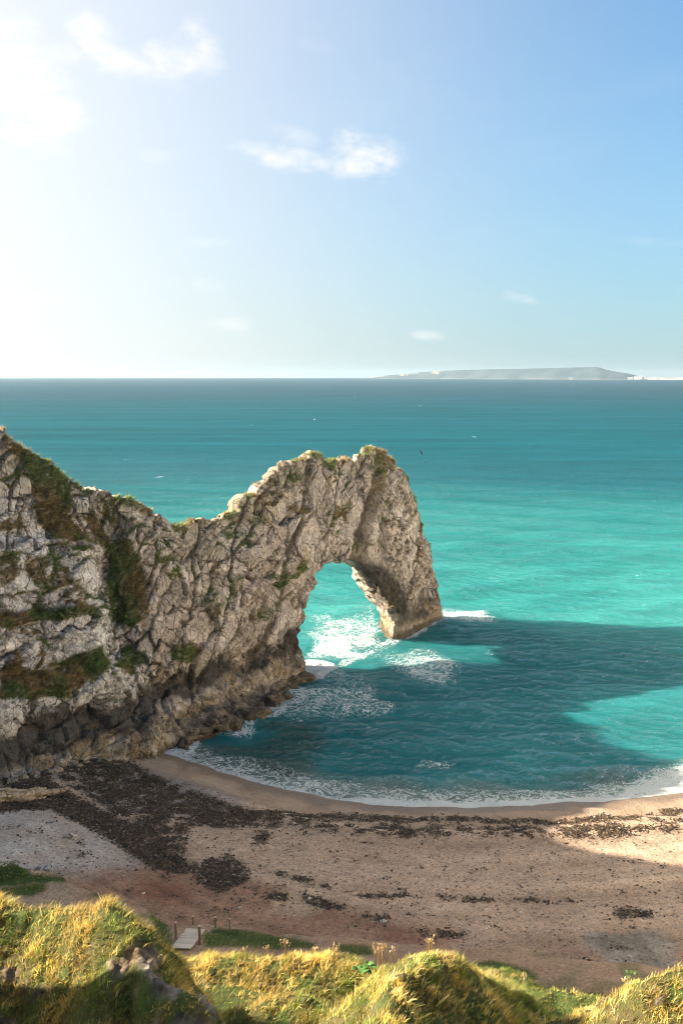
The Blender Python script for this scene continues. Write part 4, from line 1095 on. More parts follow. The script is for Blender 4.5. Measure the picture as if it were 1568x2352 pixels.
def knoll(name, crest, kf, kb, round_, pad, label, bare=(), density=300, length=(.30, .60), green_=0.0, seed=1, lump=.35, res=.11, cut=1.2, cap_drop=7.0, hide=None, soilc=None, floor=None):
    """a hummock of soil under long grass; crest = [(px, py, depth)] of the skyline seen from the path"""
    pts = np.array([on_depth(*q) for q in crest])
    pts[:, 2] -= .55 * (length[0] + length[1]) / 2
    lo = pts[:, :2].min(0) - pad; hi = pts[:, :2].max(0) + pad
    gx = np.arange(lo[0], hi[0], res); gy = np.arange(lo[1], hi[1], res)
    X_, Y_ = np.meshgrid(gx, gy)
    wxn, wyn = X_ + .35 * fbm2(X_ / 1.6, Y_ / 1.6, seed * 7 + 1, 3), Y_ + .35 * fbm2(X_ / 1.6, Y_ / 1.6, seed * 7 + 2, 3)
    best = np.full(X_.shape, 1e9); zc = np.zeros_like(X_); dyv = np.zeros_like(X_); wsum = np.zeros_like(X_); zs = np.zeros_like(X_)
    for a, b in zip(pts[:-1], pts[1:]):
        e = b[:2] - a[:2]; t = np.clip(((wxn - a[0]) * e[0] + (wyn - a[1]) * e[1]) / (e @ e + 1e-9), 0, 1)
        dx, dy = wxn - a[0] - e[0] * t, wyn - a[1] - e[1] * t
        d = np.hypot(dx, dy); zz = a[2] + (b[2] - a[2]) * t
        w_ = 1 / (d ** 2 + .15) ** 2; zs += zz * w_; wsum += w_
        m = d < best
        best = np.where(m, d, best); dyv = np.where(m, dy, dyv)
    zc = zs / wsum
    fr = .5 - .5 * np.clip(dyv / (best + .3), -1, 1)
    k = lerp(kb, kf, fr)
    dropv = k * (np.sqrt(best ** 2 + round_ ** 2) - round_)
    Z_ = zc - dropv
    Z_ += lump * fbm2(X_ / 1.8, Y_ / 1.8, seed * 7 + 3, 4) * sstep(0, .8, best) + .10 * fbm2(X_ / .5, Y_ / .5, seed * 7 + 4, 3) - .12
    if floor is not None: Z_ = np.maximum(Z_, floor(X_, Y_))
    base = hill_base(X_, Y_)
    P = np.stack([X_, Y_, Z_], -1).reshape(-1, 3); Fc = grid_faces(len(gx), len(gy))
    keepf = (Z_ - base).ravel()[Fc].max(1) > -cut
    keepf &= (zc - Z_).ravel()[Fc].min(1) < cap_drop
    Fc = Fc[keepf]
    org = np.array([pts[:, 0].mean(), pts[:, 1].mean(), 0.0]); org[2] = float(hill_base(org[:1], org[1:2])[0])
    nor = vnormals(P, Fc)
    ax, ay, _ = to_px(P)
    n1_ = fbm2(P[:, 0] / .8, P[:, 1] / .8, seed * 7 + 5, 4)
    bm = np.zeros(len(P))
    for pl in bare: bm = np.maximum(bm, poly_mask(ax + 12 * n1_, ay + 12 * n1_, pl, 6))
    steep = sstep(.50, .34, nor[:, 2] + .12 * n1_)
    bm = np.maximum(bm, steep * .8)
    sc_ = C(.22, .165, .115) if soilc is None else C(*soilc)
    cz_ = fbm(P[:, 0] / .7, P[:, 1] / .7, P[:, 2] / .25, seed + 40, 4)
    rockc = lerp(sc_ * .45, sc_ * 1.1, np.clip(.5 + .9 * cz_, 0, 1)[:, None])
    rockc = lerp(rockc, C(.40, .25, .12), (sstep(.2, .7, fbm(P[:, 0] / 1.1, P[:, 1] / 1.1, P[:, 2] / .8, seed + 41, 3)) * .6)[:, None])
    tc = lerp(C(.085, .070, .026), C(.060, .085, .022), np.clip(.5 + n1_ + green_, 0, 1)[:, None])
    cl_ = lerp(tc, rockc, bm[:, None])
    # weathered relief on the bare faces
    P2 = P + nor * (bm * (.20 * cz_ + .14 * fbm(P[:, 0] / .3, P[:, 1] / .3, P[:, 2] / .22, seed + 42, 3) - .22 * np.abs(fbm(P[:, 0] / .6, P[:, 1] / .6, P[:, 2] / .6, seed + 43, 3))))[:, None]
    root = empty(name, tuple(org)); tag(root, label, 'knoll', 'grassy knolls below the viewpoint')
    vv, f2, cc = compact(P2 - org[None], Fc, cl_)
    link('soil', mesh_np('soil', vv, f2, M_SOIL, True, cc), root)
    vis = ((ax > -70) & (ax < 1640) & (ay < 2440)).astype(float) * np.clip(1 - bm * 1.25, 0.0, 1) * ((P[:, 2] - base.ravel()) > -.25)
    clump = np.clip(.55 + 1.5 * fbm2(P[:, 0] / .42, P[:, 1] / .42, seed * 7 + 6, 3), .30, 2.2)
    r = np.random.default_rng(seed + 900)
    pos, nn2, ar = scatter(P2, Fc, vis * clump, 10, seed, nor)
    n = int(min(80000, ar * density * 1.35) / 3)
    pos, nn2, _ = scatter(P2, Fc, vis * clump, n, seed, nor)
    tall = np.clip(1 + .5 * fbm2(pos[:, 0] / .9, pos[:, 1] / .9, seed * 7 + 8, 3), .5, 1.7)
    blades('grass', pos, nn2, r.uniform(*length, n) * tall * .95, r.uniform(.010, .019, n), grass_cols(pos, seed, green_, n), root, tuple(org), lean=(.30, -.05, 0), spread=.32, seed=seed + 50, upw=.75, tuft=3, rad=.03)
    return root, pts

K = {}
K['left'] = knoll('grassy_knoll', [(-120, 2060, 41), (0, 2062, 40), (60, 2070, 39.6), (130, 2076, 39.2), (195, 2074, 38.8), (222, 2058, 38.5), (248, 2052, 38.2), (266, 2068, 37.8), (282, 2102, 37.2), (298, 2142, 36.6), (308, 2172, 36.2)],
      1.15, 2.0, .7, 7.0, 'large shaggy golden grass knoll with a crumbling pale soil face, filling the lower left corner', density=330, length=(.32, .62), seed=1, lump=.55,
      bare=[[(252, 2216), (313, 2162), (360, 2173), (378, 2201), (366, 2250), (324, 2240), (266, 2252)], [(0, 2215), (40, 2225), (35, 2250), (0, 2245)], [(70, 2285), (110, 2265), (130, 2280), (80, 2300)], [(0, 2325), (35, 2340), (40, 2360), (0, 2360)]], cap_drop=9.0)
K['outcrop'] = knoll('soil_outcrop', [(325, 2184, 35.8), (352, 2210, 35.4), (384, 2234, 35.0), (412, 2268, 34.4), (446, 2294, 34.0), (474, 2310, 33.8)],
      1.4, 2.2, .4, 4.0, 'pale chalky soil spur with scrubby tufts sloping down from the large left knoll', density=170, length=(.15, .35), seed=2, lump=.30, green_=.15,
      bare=[[(300, 2200), (360, 2180), (385, 2205), (420, 2228), (424, 2250), (440, 2270), (400, 2300), (385, 2290), (360, 2292), (350, 2250)], [(450, 2275), (515, 2295), (508, 2318), (470, 2320)], [(400, 2330), (500, 2330), (470, 2370), (400, 2370)]], soilc=(.235, .20, .165))
K['strip'] = knoll('grassy_knoll', [(330, 2196, 47), (400, 2196, 46.5), (470, 2192, 46), (540, 2188, 45.6), (610, 2186, 45.2), (680, 2184, 45), (740, 2188, 44.8), (790, 2198, 44.4), (830, 2214, 44)],
      .85, 1.5, .8, 4.5, 'low sunlit ridge of golden grass beyond the wooden boardwalk foot', density=330, length=(.35, .65), seed=3, lump=.25)
K['centre'] = knoll('grassy_knoll', [(862, 2420, 24.4), (874, 2352, 25.4), (896, 2278, 26.8), (930, 2220, 28.2), (970, 2187, 29.3), (1010, 2174, 30.0), (1050, 2190, 31.2), (1085, 2215, 32.4)],
      1.15, 1.0, .35, 7.5, 'steep rounded grass knoll in the lower middle, its right flank in shade', density=360, length=(.20, .42), seed=4, green_=.22, lump=.40, cap_drop=8)
K['small'] = knoll('grassy_knoll', [(500, 2345, 35.5), (560, 2312, 35.6), (620, 2282, 35.8), (650, 2276, 35.8), (690, 2284, 35.4), (730, 2312, 35), (780, 2335, 34.6), (840, 2345, 34)],
      1.3, 1.0, .7, 3.5, 'small dark hummock of shaded grass at the bottom edge, before the sunlit field', density=330, length=(.25, .5), seed=5, lump=.25)
K['bank'] = knoll('grassy_knoll', [(1060, 2232, 54), (1120, 2222, 53.5), (1180, 2228, 53), (1220, 2262, 51.5), (1270, 2268, 51), (1330, 2282, 50.5), (1380, 2300, 50), (1440, 2318, 49.5)],
      .62, 1.4, 1.0, 7.0, 'low green bank with a soil scar between two steeper grass knolls', density=230, length=(.16, .34), seed=6, green_=.55, lump=.45, bare=[[(1190, 2312), (1240, 2318), (1290, 2345), (1270, 2380), (1200, 2380)], [(1395, 2310), (1425, 2305), (1420, 2330)]], soilc=(.36, .28, .20), cap_drop=7)
K['right'] = knoll('grassy_knoll', [(1415, 2330, 31), (1425, 2290, 30.5), (1440, 2256, 30), (1470, 2226, 29.6), (1510, 2212, 29.2), (1568, 2206, 29), (1680, 2200, 29)],
      1.0, 1.3, .8, 6.0, 'sunlit knoll of dry grass cut off by the right edge', density=330, length=(.18, .40), seed=7, green_=.05, lump=.35, cap_drop=8, bare=[[(1500, 2290), (1530, 2285), (1525, 2315), (1495, 2310)]])
# the sunlit field of grass between them belongs to the hillside
rgf = np.random.default_rng(77)
def field_grass(name, polyw, n, length, green_, seed, label, width=(.012, .026)):
    w_ = np.zeros(len(Hp))
    for pl in polyw: w_ = np.maximum(w_, poly_mask(hpx + 6 * c2, hpy + 3 * c2, pl, 3))
    n //= 3
    pos, nn2, ar = scatter(Hp, Hf, w_, n, seed, hn)
    r = np.random.default_rng(seed)
    o = blades(name, pos, nn2, r.uniform(*length, n) * np.clip(1 + .45 * fbm2(pos[:, 0], pos[:, 1], seed, 2), .5, 1.6), r.uniform(*width, n), grass_cols(pos, seed, green_, n), None, lean=(.3, -.05, 0), spread=.4, seed=seed, tuft=3, rad=.035)
    tag(o, label, 'grass', kind='stuff')
    return o
field_grass('field_grass', [[(360, 2230), (480, 2240), (840, 2230), (960, 2300), (900, 2400), (360, 2400)]], 42000, (.30, .55), -.12, 401, 'long golden grass on the level ground between the knolls')
field_grass('bank_grass', BANK[:6], 26000, (.12, .32), .9, 402, 'short dark green grass on the eroded bank edge above the beach', (.03, .06))
# ------------------------------------------------------------------ unseen chalk cliffs right of the frame, added to bounce warm sunlight
cl_base = [(40, -10), (58, 40), (66, 80), (84, 120), (112, 180), (150, 260), (205, 360), (300, 500), (470, 700), (700, 900)]
pb_ = resample(np.array(cl_base, float), 420)
tg = np.gradient(pb_, axis=0); tg /= np.linalg.norm(tg, axis=1, keepdims=True)
nin = np.stack([tg[:, 1], -tg[:, 0]], 1)                                  # inland, to the right
arc = np.concatenate([[0], np.cumsum(np.linalg.norm(np.diff(pb_, axis=0), axis=1))])
top_h = 62 + 16 * fbm2(arc / 90, arc * 0, 501, 3) + 10 * np.sin(arc / 85.0)
rows = [(-6, 0.0, -.06), (0, 0.02, 0), (3, .10, 0), (6, .22, 0), (9, .36, 0), (12, .50, 0), (15, .64, 0), (18, .77, 0), (21, .88, 0), (26, .96, 0), (36, 1.0, 0), (60, 1.04, 0), (120, 1.06, 0)]
cvs, ccs = [], []
for off, fr, _ in rows:
    x, y = pb_[:, 0], pb_[:, 1]
    z = 3.0 + top_h * fr if fr > 0 else 0 * x - 3
    wob_ = 5.0 * fbm2(arc / 14, arc * 0 + fr * 3, 502, 4) * (0 < fr < .95)
    p = np.stack([x + nin[:, 0] * (off + wob_), y + nin[:, 1] * (off + wob_), z + 1.2 * fbm2(arc / 6, arc * 0 + fr * 9, 503, 3)], 1)
    gcl = np.clip(sstep(.86, .97, fr + .1 * fbm2(arc / 8, arc * 0 + fr, 504, 3)), 0, 1)
    cvs.append(p); ccs.append(lerp(lerp(C(.60, .55, .46), C(.74, .70, .62), np.clip(.5 + fbm2(arc / 7, arc * 0 + fr * 7, 505, 3), 0, 1)[:, None]), C(.10, .115, .035), gcl[:, None]))
M_CHALK = mat_tint('chalk', .95, .35, .5, .8, .5, 2.0)
ch = link('chalk_cliff', mesh_np('chalk_cliff', np.concatenate(cvs), grid_faces(420, len(rows))[:, ::-1], M_CHALK, True, np.concatenate(ccs)))
tag(ch, 'white chalk cliff with a grassy top backing the beach unseen beyond the right edge, added to bounce sunlight', 'cliff')

# ------------------------------------------------------------------ loose rocks
def boulder(name, loc, size, colr, label, cat, seed, parent=None, group=None, rz=0.0, rough=.22, mat=None, nu=34, nv=20):
    u = np.linspace(0, 2 * math.pi, nu, endpoint=False); v = np.linspace(0, math.pi, nv)
    U_, V_ = np.meshgrid(u, v); d = np.stack([np.cos(U_) * np.sin(V_), np.sin(U_) * np.sin(V_), np.cos(V_)], -1).reshape(-1, 3)
    f1_, f2_, cid, *_r = worley(d[:, 0] * 1.6 + seed, d[:, 1] * 1.6, d[:, 2] * 1.6, seed)
    r = 1 + rough * (crnd(cid, 1) - .5) * 1.6 + rough * fbm(d[:, 0] * 2 + seed, d[:, 1] * 2, d[:, 2] * 2, seed, 4) - rough * .5 * (1 - sstep(0, .18, f2_ - f1_))
    p = np.sign(d) * np.abs(d) ** .8 * r[:, None] * np.array(size)[None]
    c, s = math.cos(rz), math.sin(rz); p = np.stack([p[:, 0] * c - p[:, 1] * s, p[:, 0] * s + p[:, 1] * c, p[:, 2]], 1)
    i = np.arange(nu * nv).reshape(nv, nu); j = np.roll(i, -1, 1)
    f = np.stack([i[:-1], i[1:], j[1:], j[:-1]], -1).reshape(-1, 4)
    cl_ = np.array(colr)[None] * (.82 + .36 * crnd(cid, 3))[:, None]
    o = link(name, mesh_np(name, p, f, mat or M_ROCK, True, cl_), parent, loc)
    if label: tag(o, label, cat, group)
    return o
p = on_beach(28, 1838)
boulder('rock_outcrop', (p[0] - 1.2, p[1] + .3, p[2] + .1), (5.2, 1.5, 1.0), (.52, .40, .27), 'tan rock outcrop poking from the shingle under the cliff', 'rock', 3, rz=.35, rough=.35, nu=60, nv=30)
p = on_beach(165, 1924); boulder('boulder', (p[0], p[1], p[2] + .1), (.75, .4, .35), (.62, .56, .47), 'pale slab lying alone on the grey shingle', 'boulder', 4, rz=-.4)
p = on_beach(103, 2000); boulder('boulder', (p[0], p[1], p[2] + .1), (.9, .6, .5), (.46, .45, .43), 'rounded grey boulder at the grassy bank edge', 'boulder', 5)
# low rocks that reach from the foot of the ridge into the water, and fallen blocks on the beach below the cliff
rb = random.Random(21)
ORD = ['first', 'second', 'third', 'fourth', 'fifth', 'sixth', 'seventh', 'eighth', 'ninth', 'tenth', 'eleventh', 'twelfth', 'thirteenth', 'fourteenth', 'fifteenth', 'sixteenth', 'seventeenth', 'eighteenth', 'nineteenth', 'twentieth', 'twenty-first', 'twenty-second', 'twenty-third', 'twenty-fourth', 'twenty-fifth', 'twenty-sixth']
def foot_n(sv, zv=0.6): return float(np.interp(sv, gs, nf[:, np.searchsorted(gz, zv)]))
for i in range(26):
    sv = 1.0 + i * 1.62 + rb.uniform(-.6, .6); nv = foot_n(sv) - rb.uniform(-.4, 2.2) * (1 if sv < 36 else .4)
    w_ = RO + RD * sv + RN * nv; k = rb.uniform(.5, 1.5)
    dk = rb.uniform(.5, 1.0)
    boulder('shore_rock', (w_[0], w_[1], rb.uniform(-.1, .25)), (k * rb.uniform(1.0, 1.7), k, k * rb.uniform(.5, .8)), (.22 * dk, .17 * dk, .12 * dk), ORD[i] + ' low wet brown rock along the foot of the ridge, counted from the beach', 'rock', 200 + i, group='rocks awash at the foot of the ridge', rz=rb.uniform(0, 3), rough=.4, nu=22, nv=14)
for i in range(16):
    sv = -33 + i * 1.9 + rb.uniform(-.6, .6); nv = foot_n(sv, 3.0) - rb.uniform(.2, 1.8)
    w_ = RO + RD * sv + RN * nv; k = rb.uniform(.25, .8); z = float(beach_z(w_[0], w_[1])); dk = rb.uniform(.6, 1.1)
    boulder('fallen_block', (w_[0], w_[1], z + k * .2), (k * rb.uniform(1.0, 1.6), k, k * .7), (.36 * dk, .30 * dk, .23 * dk), ORD[i] + ' fallen rock lying along the cliff foot, counted from the left edge', 'rock', 240 + i, group='fallen rocks at the cliff foot', rz=rb.uniform(0, 3), rough=.4, nu=16, nv=10)
rs = random.Random(8)
STN = [(253, 1932, 'on the grey shingle by the weed edge'), (84, 2004, 'left of the grey boulder'), (198, 1966, 'below the pale slab on grey shingle'), (880, 2118, 'beside a weed patch mid beach'), (711, 2065, 'on the reddish sand beside the pale sand patch'),
       (551, 2087, 'on the red earth behind the posts'), (275, 1872, 'at the top of the weed bank'), (1012, 2082, 'on the lower middle of the beach'), (330, 2052, 'on the dark red earth above the big knoll'), (1195, 2098, 'near the lower right of the beach')]
for i, (a, b, wh) in enumerate(STN):
    p = on_beach(a, b); k = rs.uniform(.14, .26)
    boulder('beach_stone', (p[0], p[1], p[2] + k * .3), (k * 1.4, k, k * .7), (.62, .57, .5), 'small pale stone ' + wh, 'stone', 20 + i, group='pale stones on the beach', rz=rs.uniform(0, 3), nu=12, nv=8)
M_LOG = mat_plain('driftwood', (.46, .36, .26), .85, 6, .4, .4, .03, (1, 6, 6))
for (a, b, a2, b2, lab) in ((2, 1843, 32, 1822, 'bleached driftwood log lying in the weed under the cliff'), (90, 1830, 104, 1818, 'short driftwood branch behind the tan rock outcrop')):
    p, q = on_beach(a, b), on_beach(a2, b2); mb = MB(); c0 = (p + q) / 2
    mb.tube([tuple(p - c0 + [0, 0, .15]), tuple((p - c0) * .3 + [0, .1, .22]), tuple((q - c0) * .5 + [0, -.05, .2]), tuple(q - c0 + [0, 0, .25])], [.16, .15, .12, .06], 8)
    o = mb.build('driftwood_log', M_LOG, None, True); o.location = tuple(c0); tag(o, lab, 'log', 'driftwood')

# ------------------------------------------------------------------ boardwalk and posts at the head of the beach steps
M_WOOD = mat_plain('weathered_board', (.50, .43, .35), .85, 5, .35, .35, .012, (1, 9, 9)); M_POST = mat_plain('dark_post', (.16, .115, .075), .85, 7, .5, .5, .02, (6, 6, 1))
near = on_z(416, 2182, 10.5); far = on_z(450, 2138, 9.0)
dv = far - near; Lw = float(np.hypot(dv[0], dv[1])); rz = -math.atan2(dv[0], dv[1]); slope = math.atan2(dv[2], Lw)
bw = empty('boardwalk', tuple(near), rz); tag(bw, 'short pale wooden boardwalk ramp leading down to the beach', 'boardwalk')
wdt = 1.75; npl = int(Lw / .27)
pm = MB(); pm.box((0, 0, 0), (wdt, .215, .06)); plank_me = None
for i in range(npl):
    yy = (i + .5) * Lw / npl
    if plank_me is None:
        o = pm.build('plank', M_WOOD, bw); plank_me = o.data
    else: o = link('plank', plank_me, bw)
    o.location = (rs.uniform(-.02, .02), yy, yy * math.tan(slope) + .18 + rs.uniform(-.008, .008)); o.rotation_euler = (slope, rs.uniform(-.01, .01), rs.uniform(-.02, .02))
for sx_ in (-.72, .72):
    mb = MB(); mb.box((sx_, Lw / 2, Lw / 2 * math.tan(slope) + .06), (.09, Lw / math.cos(slope), .17), 0, slope); mb.build('stringer', M_POST, bw)
for sx_, yy in ((-.72, .4), (.72, .4), (-.72, Lw - .4), (.72, Lw - .4)):
    mb = MB(); mb.box((sx_, yy, yy * math.tan(slope) - .6), (.10, .10, 1.2)); mb.build('leg', M_POST, bw)
POSTS = [(404.7, 2158, 2123, .13, 'thick wooden post at the left end of the boardwalk'), (459, 2169, 2131, .14, 'thick wooden post at the right side of the boardwalk'), (444, 2126, 2107, .11, 'short wooden post behind the boardwalk'),
         (495, 2131, 2109, .10, 'wooden post right of the boardwalk, rising from the bush'), (528, 2141, 2114, .07, 'thin wooden post farthest right of the boardwalk')]
for (a, b, t_, r_, lab) in POSTS:
    z = 8.6
    for _i in range(8):
        p = on_z(a, b, z); z = max(float(hill_z(p[:1], p[1:2])[0]), float(beach_z(p[0], p[1])))
    p = on_z(a, b, z); dep = to_px(p)[2]; h = (b - t_) * float(dep) / FPX / .84
    e = empty('wooden_post', (p[0], p[1], z - .9)); tag(e, lab, 'post', 'posts by the boardwalk')
    mb = MB(); mb.tube([(0, 0, 0), (.01, 0, h * .5 + .9), (-.015, .01, h + .88)], [r_, r_ * .97, r_ * .93], 12); mb.build('shaft', M_POST, e, False)
    mb = MB(); mb.tube([(-.015, .01, h + .875), (-.015, .01, h + .93), (-.015, .01, h + .96)], [r_ * .95, r_ * .85, r_ * .45], 12); mb.build('weathered_top', M_WOOD, e, False)

# ------------------------------------------------------------------ dried weeds, leafy plant, bushes
M_STALK = mat_grass('dried_stalk', .3); M_LEAF = mat_grass('fleshy_leaf', .35)
def dried_weed(loc, h, n, seed, lab):
    r = np.random.default_rng(seed); root = empty('dried_weed', tuple(loc)); tag(root, lab, 'dried weed', 'dried weeds along the knoll tops')
    mb = MB(); seeds_v, seeds_f = [], []
    for i in range(n):
        dx, dy = r.normal(0, .16, 2); hh_ = h * r.uniform(.6, 1.0); bx0 = r.normal(0, .08, 2)
        path = [(bx0[0], bx0[1], -.15), (bx0[0] + dx * hh_ * .4, bx0[1] + dy * hh_ * .4, hh_ * .5), (bx0[0] + dx * hh_ + .05 * hh_, bx0[1] + dy * hh_, hh_)]
        mb.tube(path, [.012, .010, .005], 4, False)
        for k in range(int(16 * hh_ / .8)):
            t = r.uniform(.35, 1.0); q = np.array(path[1]) * (1 - t) * 1 + np.array(path[2]) * t
            d = r.normal(0, 1, 3); d[2] = abs(d[2]) + .6; d /= np.linalg.norm(d); ln = r.uniform(.06, .16) * (1.15 - t * .6); s_ = np.cross(d, r.normal(0, 1, 3)); s_ /= np.linalg.norm(s_) + 1e-9
            o = len(seeds_v); seeds_v += [q, q + d * ln * .6 + s_ * .022, q + d * ln, q + d * ln * .6 - s_ * .022]; seeds_f.append((o, o + 1, o + 2, o + 3))
    st = mb.build('stem', M_STALK, root)
    a = st.data.attributes.new('tint', 'FLOAT_COLOR', 'POINT'); a.data.foreach_set('color', np.tile(np.array([.42, .29, .15, 1], np.float32), len(st.data.vertices)))
    sv = np.array(seeds_v)
    o = link('seed_head', mesh_np('seed_head', sv, np.array(seeds_f), M_STALK, False, np.tile(C(.50, .36, .19), (len(sv), 1)) * r.uniform(.7, 1.2, (len(sv), 1))), root); o['kind'] = 'stuff'
for i, (a, b, dep, h, n, lab) in enumerate([(872, 2216, 32.2, .95, 12, 'tallest clump of dried weed stalks, left shoulder of the middle knoll'), (900, 2206, 32, .55, 7, 'low dried weed clump just right of the tallest one'),
        (985, 2178, 30.4, .35, 8, 'short dried weed clump on top of the middle knoll'), (655, 2192, 45.4, .75, 8, 'dried weed clump in the middle of the low golden ridge'), (610, 2194, 45.6, .5, 6, 'dried weed clump left of middle on the low golden ridge'),
        (720, 2196, 45.2, .5, 6, 'dried weed clump right of middle on the low golden ridge'), (770, 2200, 44.8, .8, 7, 'thin dried weed at the right end of the low golden ridge'), (1438, 2272, 30.2, .35, 7, 'dried weed at the edge of the right knoll'),
        (1202, 2256, 52, .5, 5, 'dried weed standing on the low green bank'), (560, 2194, 45.8, .4, 5, 'small dried weed at the left part of the low golden ridge')]):
    dried_weed(on_depth(a, b, dep), h, n, 60 + i, lab)
def leafy(loc, n, R, lab, seed, colr=(.085, .19, .045)):
    r = np.random.default_rng(seed); root = empty('leafy_plant', tuple(loc)); tag(root, lab, 'plant')
    for i in range(n):
        a = r.uniform(0, 6.28); el_ = r.uniform(.2, 1.1); L = R * r.uniform(.6, 1.1); w_ = L * .32
        d = np.array([math.cos(a) * math.cos(el_), math.sin(a) * math.cos(el_), math.sin(el_)]); s_ = np.array([-math.sin(a), math.cos(a), 0]); u_ = np.cross(s_, d) * -1
        b0 = np.array([r.normal(0, R * .45), r.normal(0, R * .3), r.uniform(0, R * .6)])
        vs, fs_ = [], []
        prof = [(0, .12), (.25, .75), (.5, 1.0), (.75, .8), (1.0, .12)]
        for j, (t, ww) in enumerate(prof):
            c = b0 + d * L * t - np.array([0, 0, 1]) * L * .45 * t * t
            wv = w_ * ww * (1 + .15 * r.normal())
            vs += [c - s_ * wv + np.array([0, 0, .22 * wv]), c, c + s_ * wv + np.array([0, 0, .22 * wv])]
            if j: q = j * 3; fs_ += [(q - 3, q - 2, q + 1, q), (q - 2, q - 1, q + 2, q + 1)]
        c = np.array(colr)[None] * r.uniform(.8, 1.3); vs = np.array(vs)
        link('leaf', mesh_np('leaf', vs, np.array(fs_), M_LEAF, True, np.tile(c, (len(vs), 1))), root)
leafy(on_depth(848, 2232, 32.0), 34, .30, 'bright green leafy plant on the left shoulder of the middle knoll', 31)
leafy(on_depth(1443, 2240, 30.2), 12, .16, 'small leafy plant at the top edge of the right knoll', 32, (.10, .17, .045))
def bush(loc, R, n, lab, seed, colr):
    r = np.random.default_rng(seed); root = empty('bush', tuple(loc)); tag(root, lab, 'bush', 'bushes on the bank edge')
    d = r.normal(0, 1, (n, 3)); d /= np.linalg.norm(d, axis=1, keepdims=True); d[:, 2] = np.abs(d[:, 2])
    rad_ = r.uniform(.55, 1.0, n) ** .5 * (1 + .35 * fbm(d[:, 0] * 2 + seed, d[:, 1] * 2, d[:, 2] * 2, seed, 3))
    c = d * rad_[:, None] * np.array(R)[None]
    t = r.normal(0, 1, (n, 3)); t /= np.linalg.norm(t, axis=1, keepdims=True); s_ = np.cross(t, r.normal(0, 1, (n, 3))); s_ /= np.linalg.norm(s_, axis=1, keepdims=True)
    k = r.uniform(.05, .11, n)[:, None]
    vs = np.stack([c - t * k, c + s_ * k * .5, c + t * k, c - s_ * k * .5], 1).reshape(-1, 3)
    o = link('foliage', mesh_np('foliage', vs, np.arange(n * 4).reshape(-1, 4), M_LEAF, False, np.repeat(np.array(colr)[None] * r.uniform(.6, 1.35, (n, 1)), 4, 0)), root); o['kind'] = 'stuff'
    mb = MB()
    for i in range(6):
        q = r.normal(0, .4, 2); mb.tube([(0, 0, -.4), (q[0] * R[0] * .4, q[1] * R[1] * .4, R[2] * .4), (q[0] * R[0], q[1] * R[1], R[2] * .8)], [.04, .025, .01], 5, False)
    mb.build('branch', M_POST, root)
for i, (a, b, R, n, colr, lab) in enumerate([(487, 2160, (1.1, .9, .95), 1500, (.12, .17, .09), 'grey-green bush beside the thick right boardwalk post'), (540, 2158, (1.5, .8, .85), 1700, (.06, .12, .03), 'dark green bush in the middle of the bank edge'),
        (615, 2164, (1.3, .8, .8), 1300, (.05, .115, .025), 'low dark bush at the right of the bank edge'), (20, 2012, (1.9, 1.5, 1.6), 1600, (.045, .10, .02), 'dark green bush on the slope at the left edge')]):
    p = on_z(a, b, 8.4); bush((p[0], p[1], 8.2), R, n, lab, 80 + i, colr)

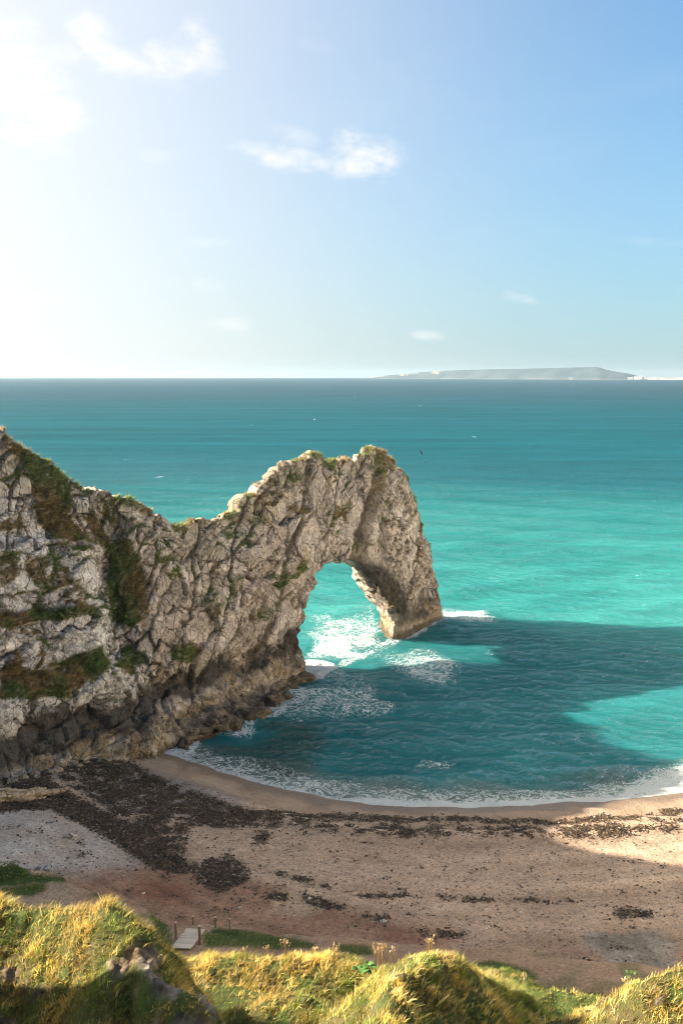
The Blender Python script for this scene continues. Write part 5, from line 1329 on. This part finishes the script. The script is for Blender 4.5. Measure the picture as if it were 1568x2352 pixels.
# ------------------------------------------------------------------ gulls
M_GULL = mat_plain('white_feather', (.78, .78, .76), .7, 20, .1); M_WING = mat_plain('grey_feather', (.36, .38, .40), .7, 20, .15); M_DARK = mat_plain('dark_feather', (.02, .02, .022), .6, 20, .2); M_BEAK = mat_plain('yellow_bill', (.7, .42, .06), .5, 20, .1)
def gull_body(mat, s=1.0):
    mb = MB(); mb.tube([(-.30 * s, 0, .02 * s), (-.2 * s, 0, .01 * s), (-.05 * s, 0, 0), (.1 * s, 0, .02 * s), (.18 * s, 0, .08 * s), (.24 * s, 0, .14 * s), (.29 * s, 0, .15 * s), (.33 * s, 0, .14 * s)], [.012 * s, .05 * s, .095 * s, .085 * s, .055 * s, .05 * s, .04 * s, .015 * s], 10); return mb
tp = np.append(RO + RD * cr[38, 0] + RN * ncs[-14], 0.0)
top_i = np.argmin((px - 849) ** 2 * 1.0 + (py - 1026) ** 2 * 1.0 + (N0 > 8) * 1e6); tp = WV[top_i]
near_v = WV[(np.hypot(WV[:, 0] - tp[0], WV[:, 1] - tp[1]) < .5)]; tz = near_v[:, 2].max()
g_ = empty('gull', (tp[0], tp[1], tz), .3); tag(g_, 'white gull standing on the topmost rock of the arch', 'gull')
b_ = gull_body(M_GULL, 1.15); b_.v = [(x, y, z + .26) for x, y, z in b_.v]; b_.build('body', M_GULL, g_, True)
for sd in (-1, 1):
    mb = MB(); mb.tube([(.12, sd * .085, .30), (-.1, sd * .11, .28), (-.38, sd * .05, .25)], [.03, .06, .01], 6); mb.build('wing', M_WING, g_, True)
    mb = MB(); mb.tube([(0, sd * .04, .2), (0, sd * .04, 0)], [.012, .012], 5); mb.box((.03, sd * .04, .008), (.08, .05, .012)); mb.build('leg', M_BEAK, g_)
mb = MB(); mb.tube([(.36, 0, .42), (.44, 0, .405)], [.016, .004], 6); mb.build('beak', M_BEAK, g_)
for (a, b, dep, rot, bank, lab) in ((966, 1040, 232, .7, .9, 'dark bird flying low over the sea right of the arch'), (977, 1062, 232, 1.4, .25, 'smaller looking dark bird gliding just below the other flying bird')):
    p = on_depth(a, b, dep); e = empty('flying_bird', tuple(p), rot); e.rotation_euler = (bank, 0, rot); tag(e, lab, 'bird', 'birds flying beside the arch')
    gull_body(M_DARK, 1.2).build('body', M_DARK, e, True)
    for sd in (-1, 1):
        mb = MB()
        rt = [(.14, sd * .06, .02), (-.10, sd * .06, .02), (.16, sd * .45, .16), (-.06, sd * .45, .14), (.0, sd * .95, .10), (-.05, sd * .92, .09)]
        mb.poly([(x, y, z + .012) for x, y, z in rt] + [(x, y, z - .012) for x, y, z in rt], [(0, 1, 3, 2), (2, 3, 5, 4), (6, 8, 9, 7), (8, 10, 11, 9), (0, 2, 8, 6), (2, 4, 10, 8), (1, 7, 9, 3), (3, 9, 11, 5), (4, 5, 11, 10)]); mb.build('wing', M_DARK, e)
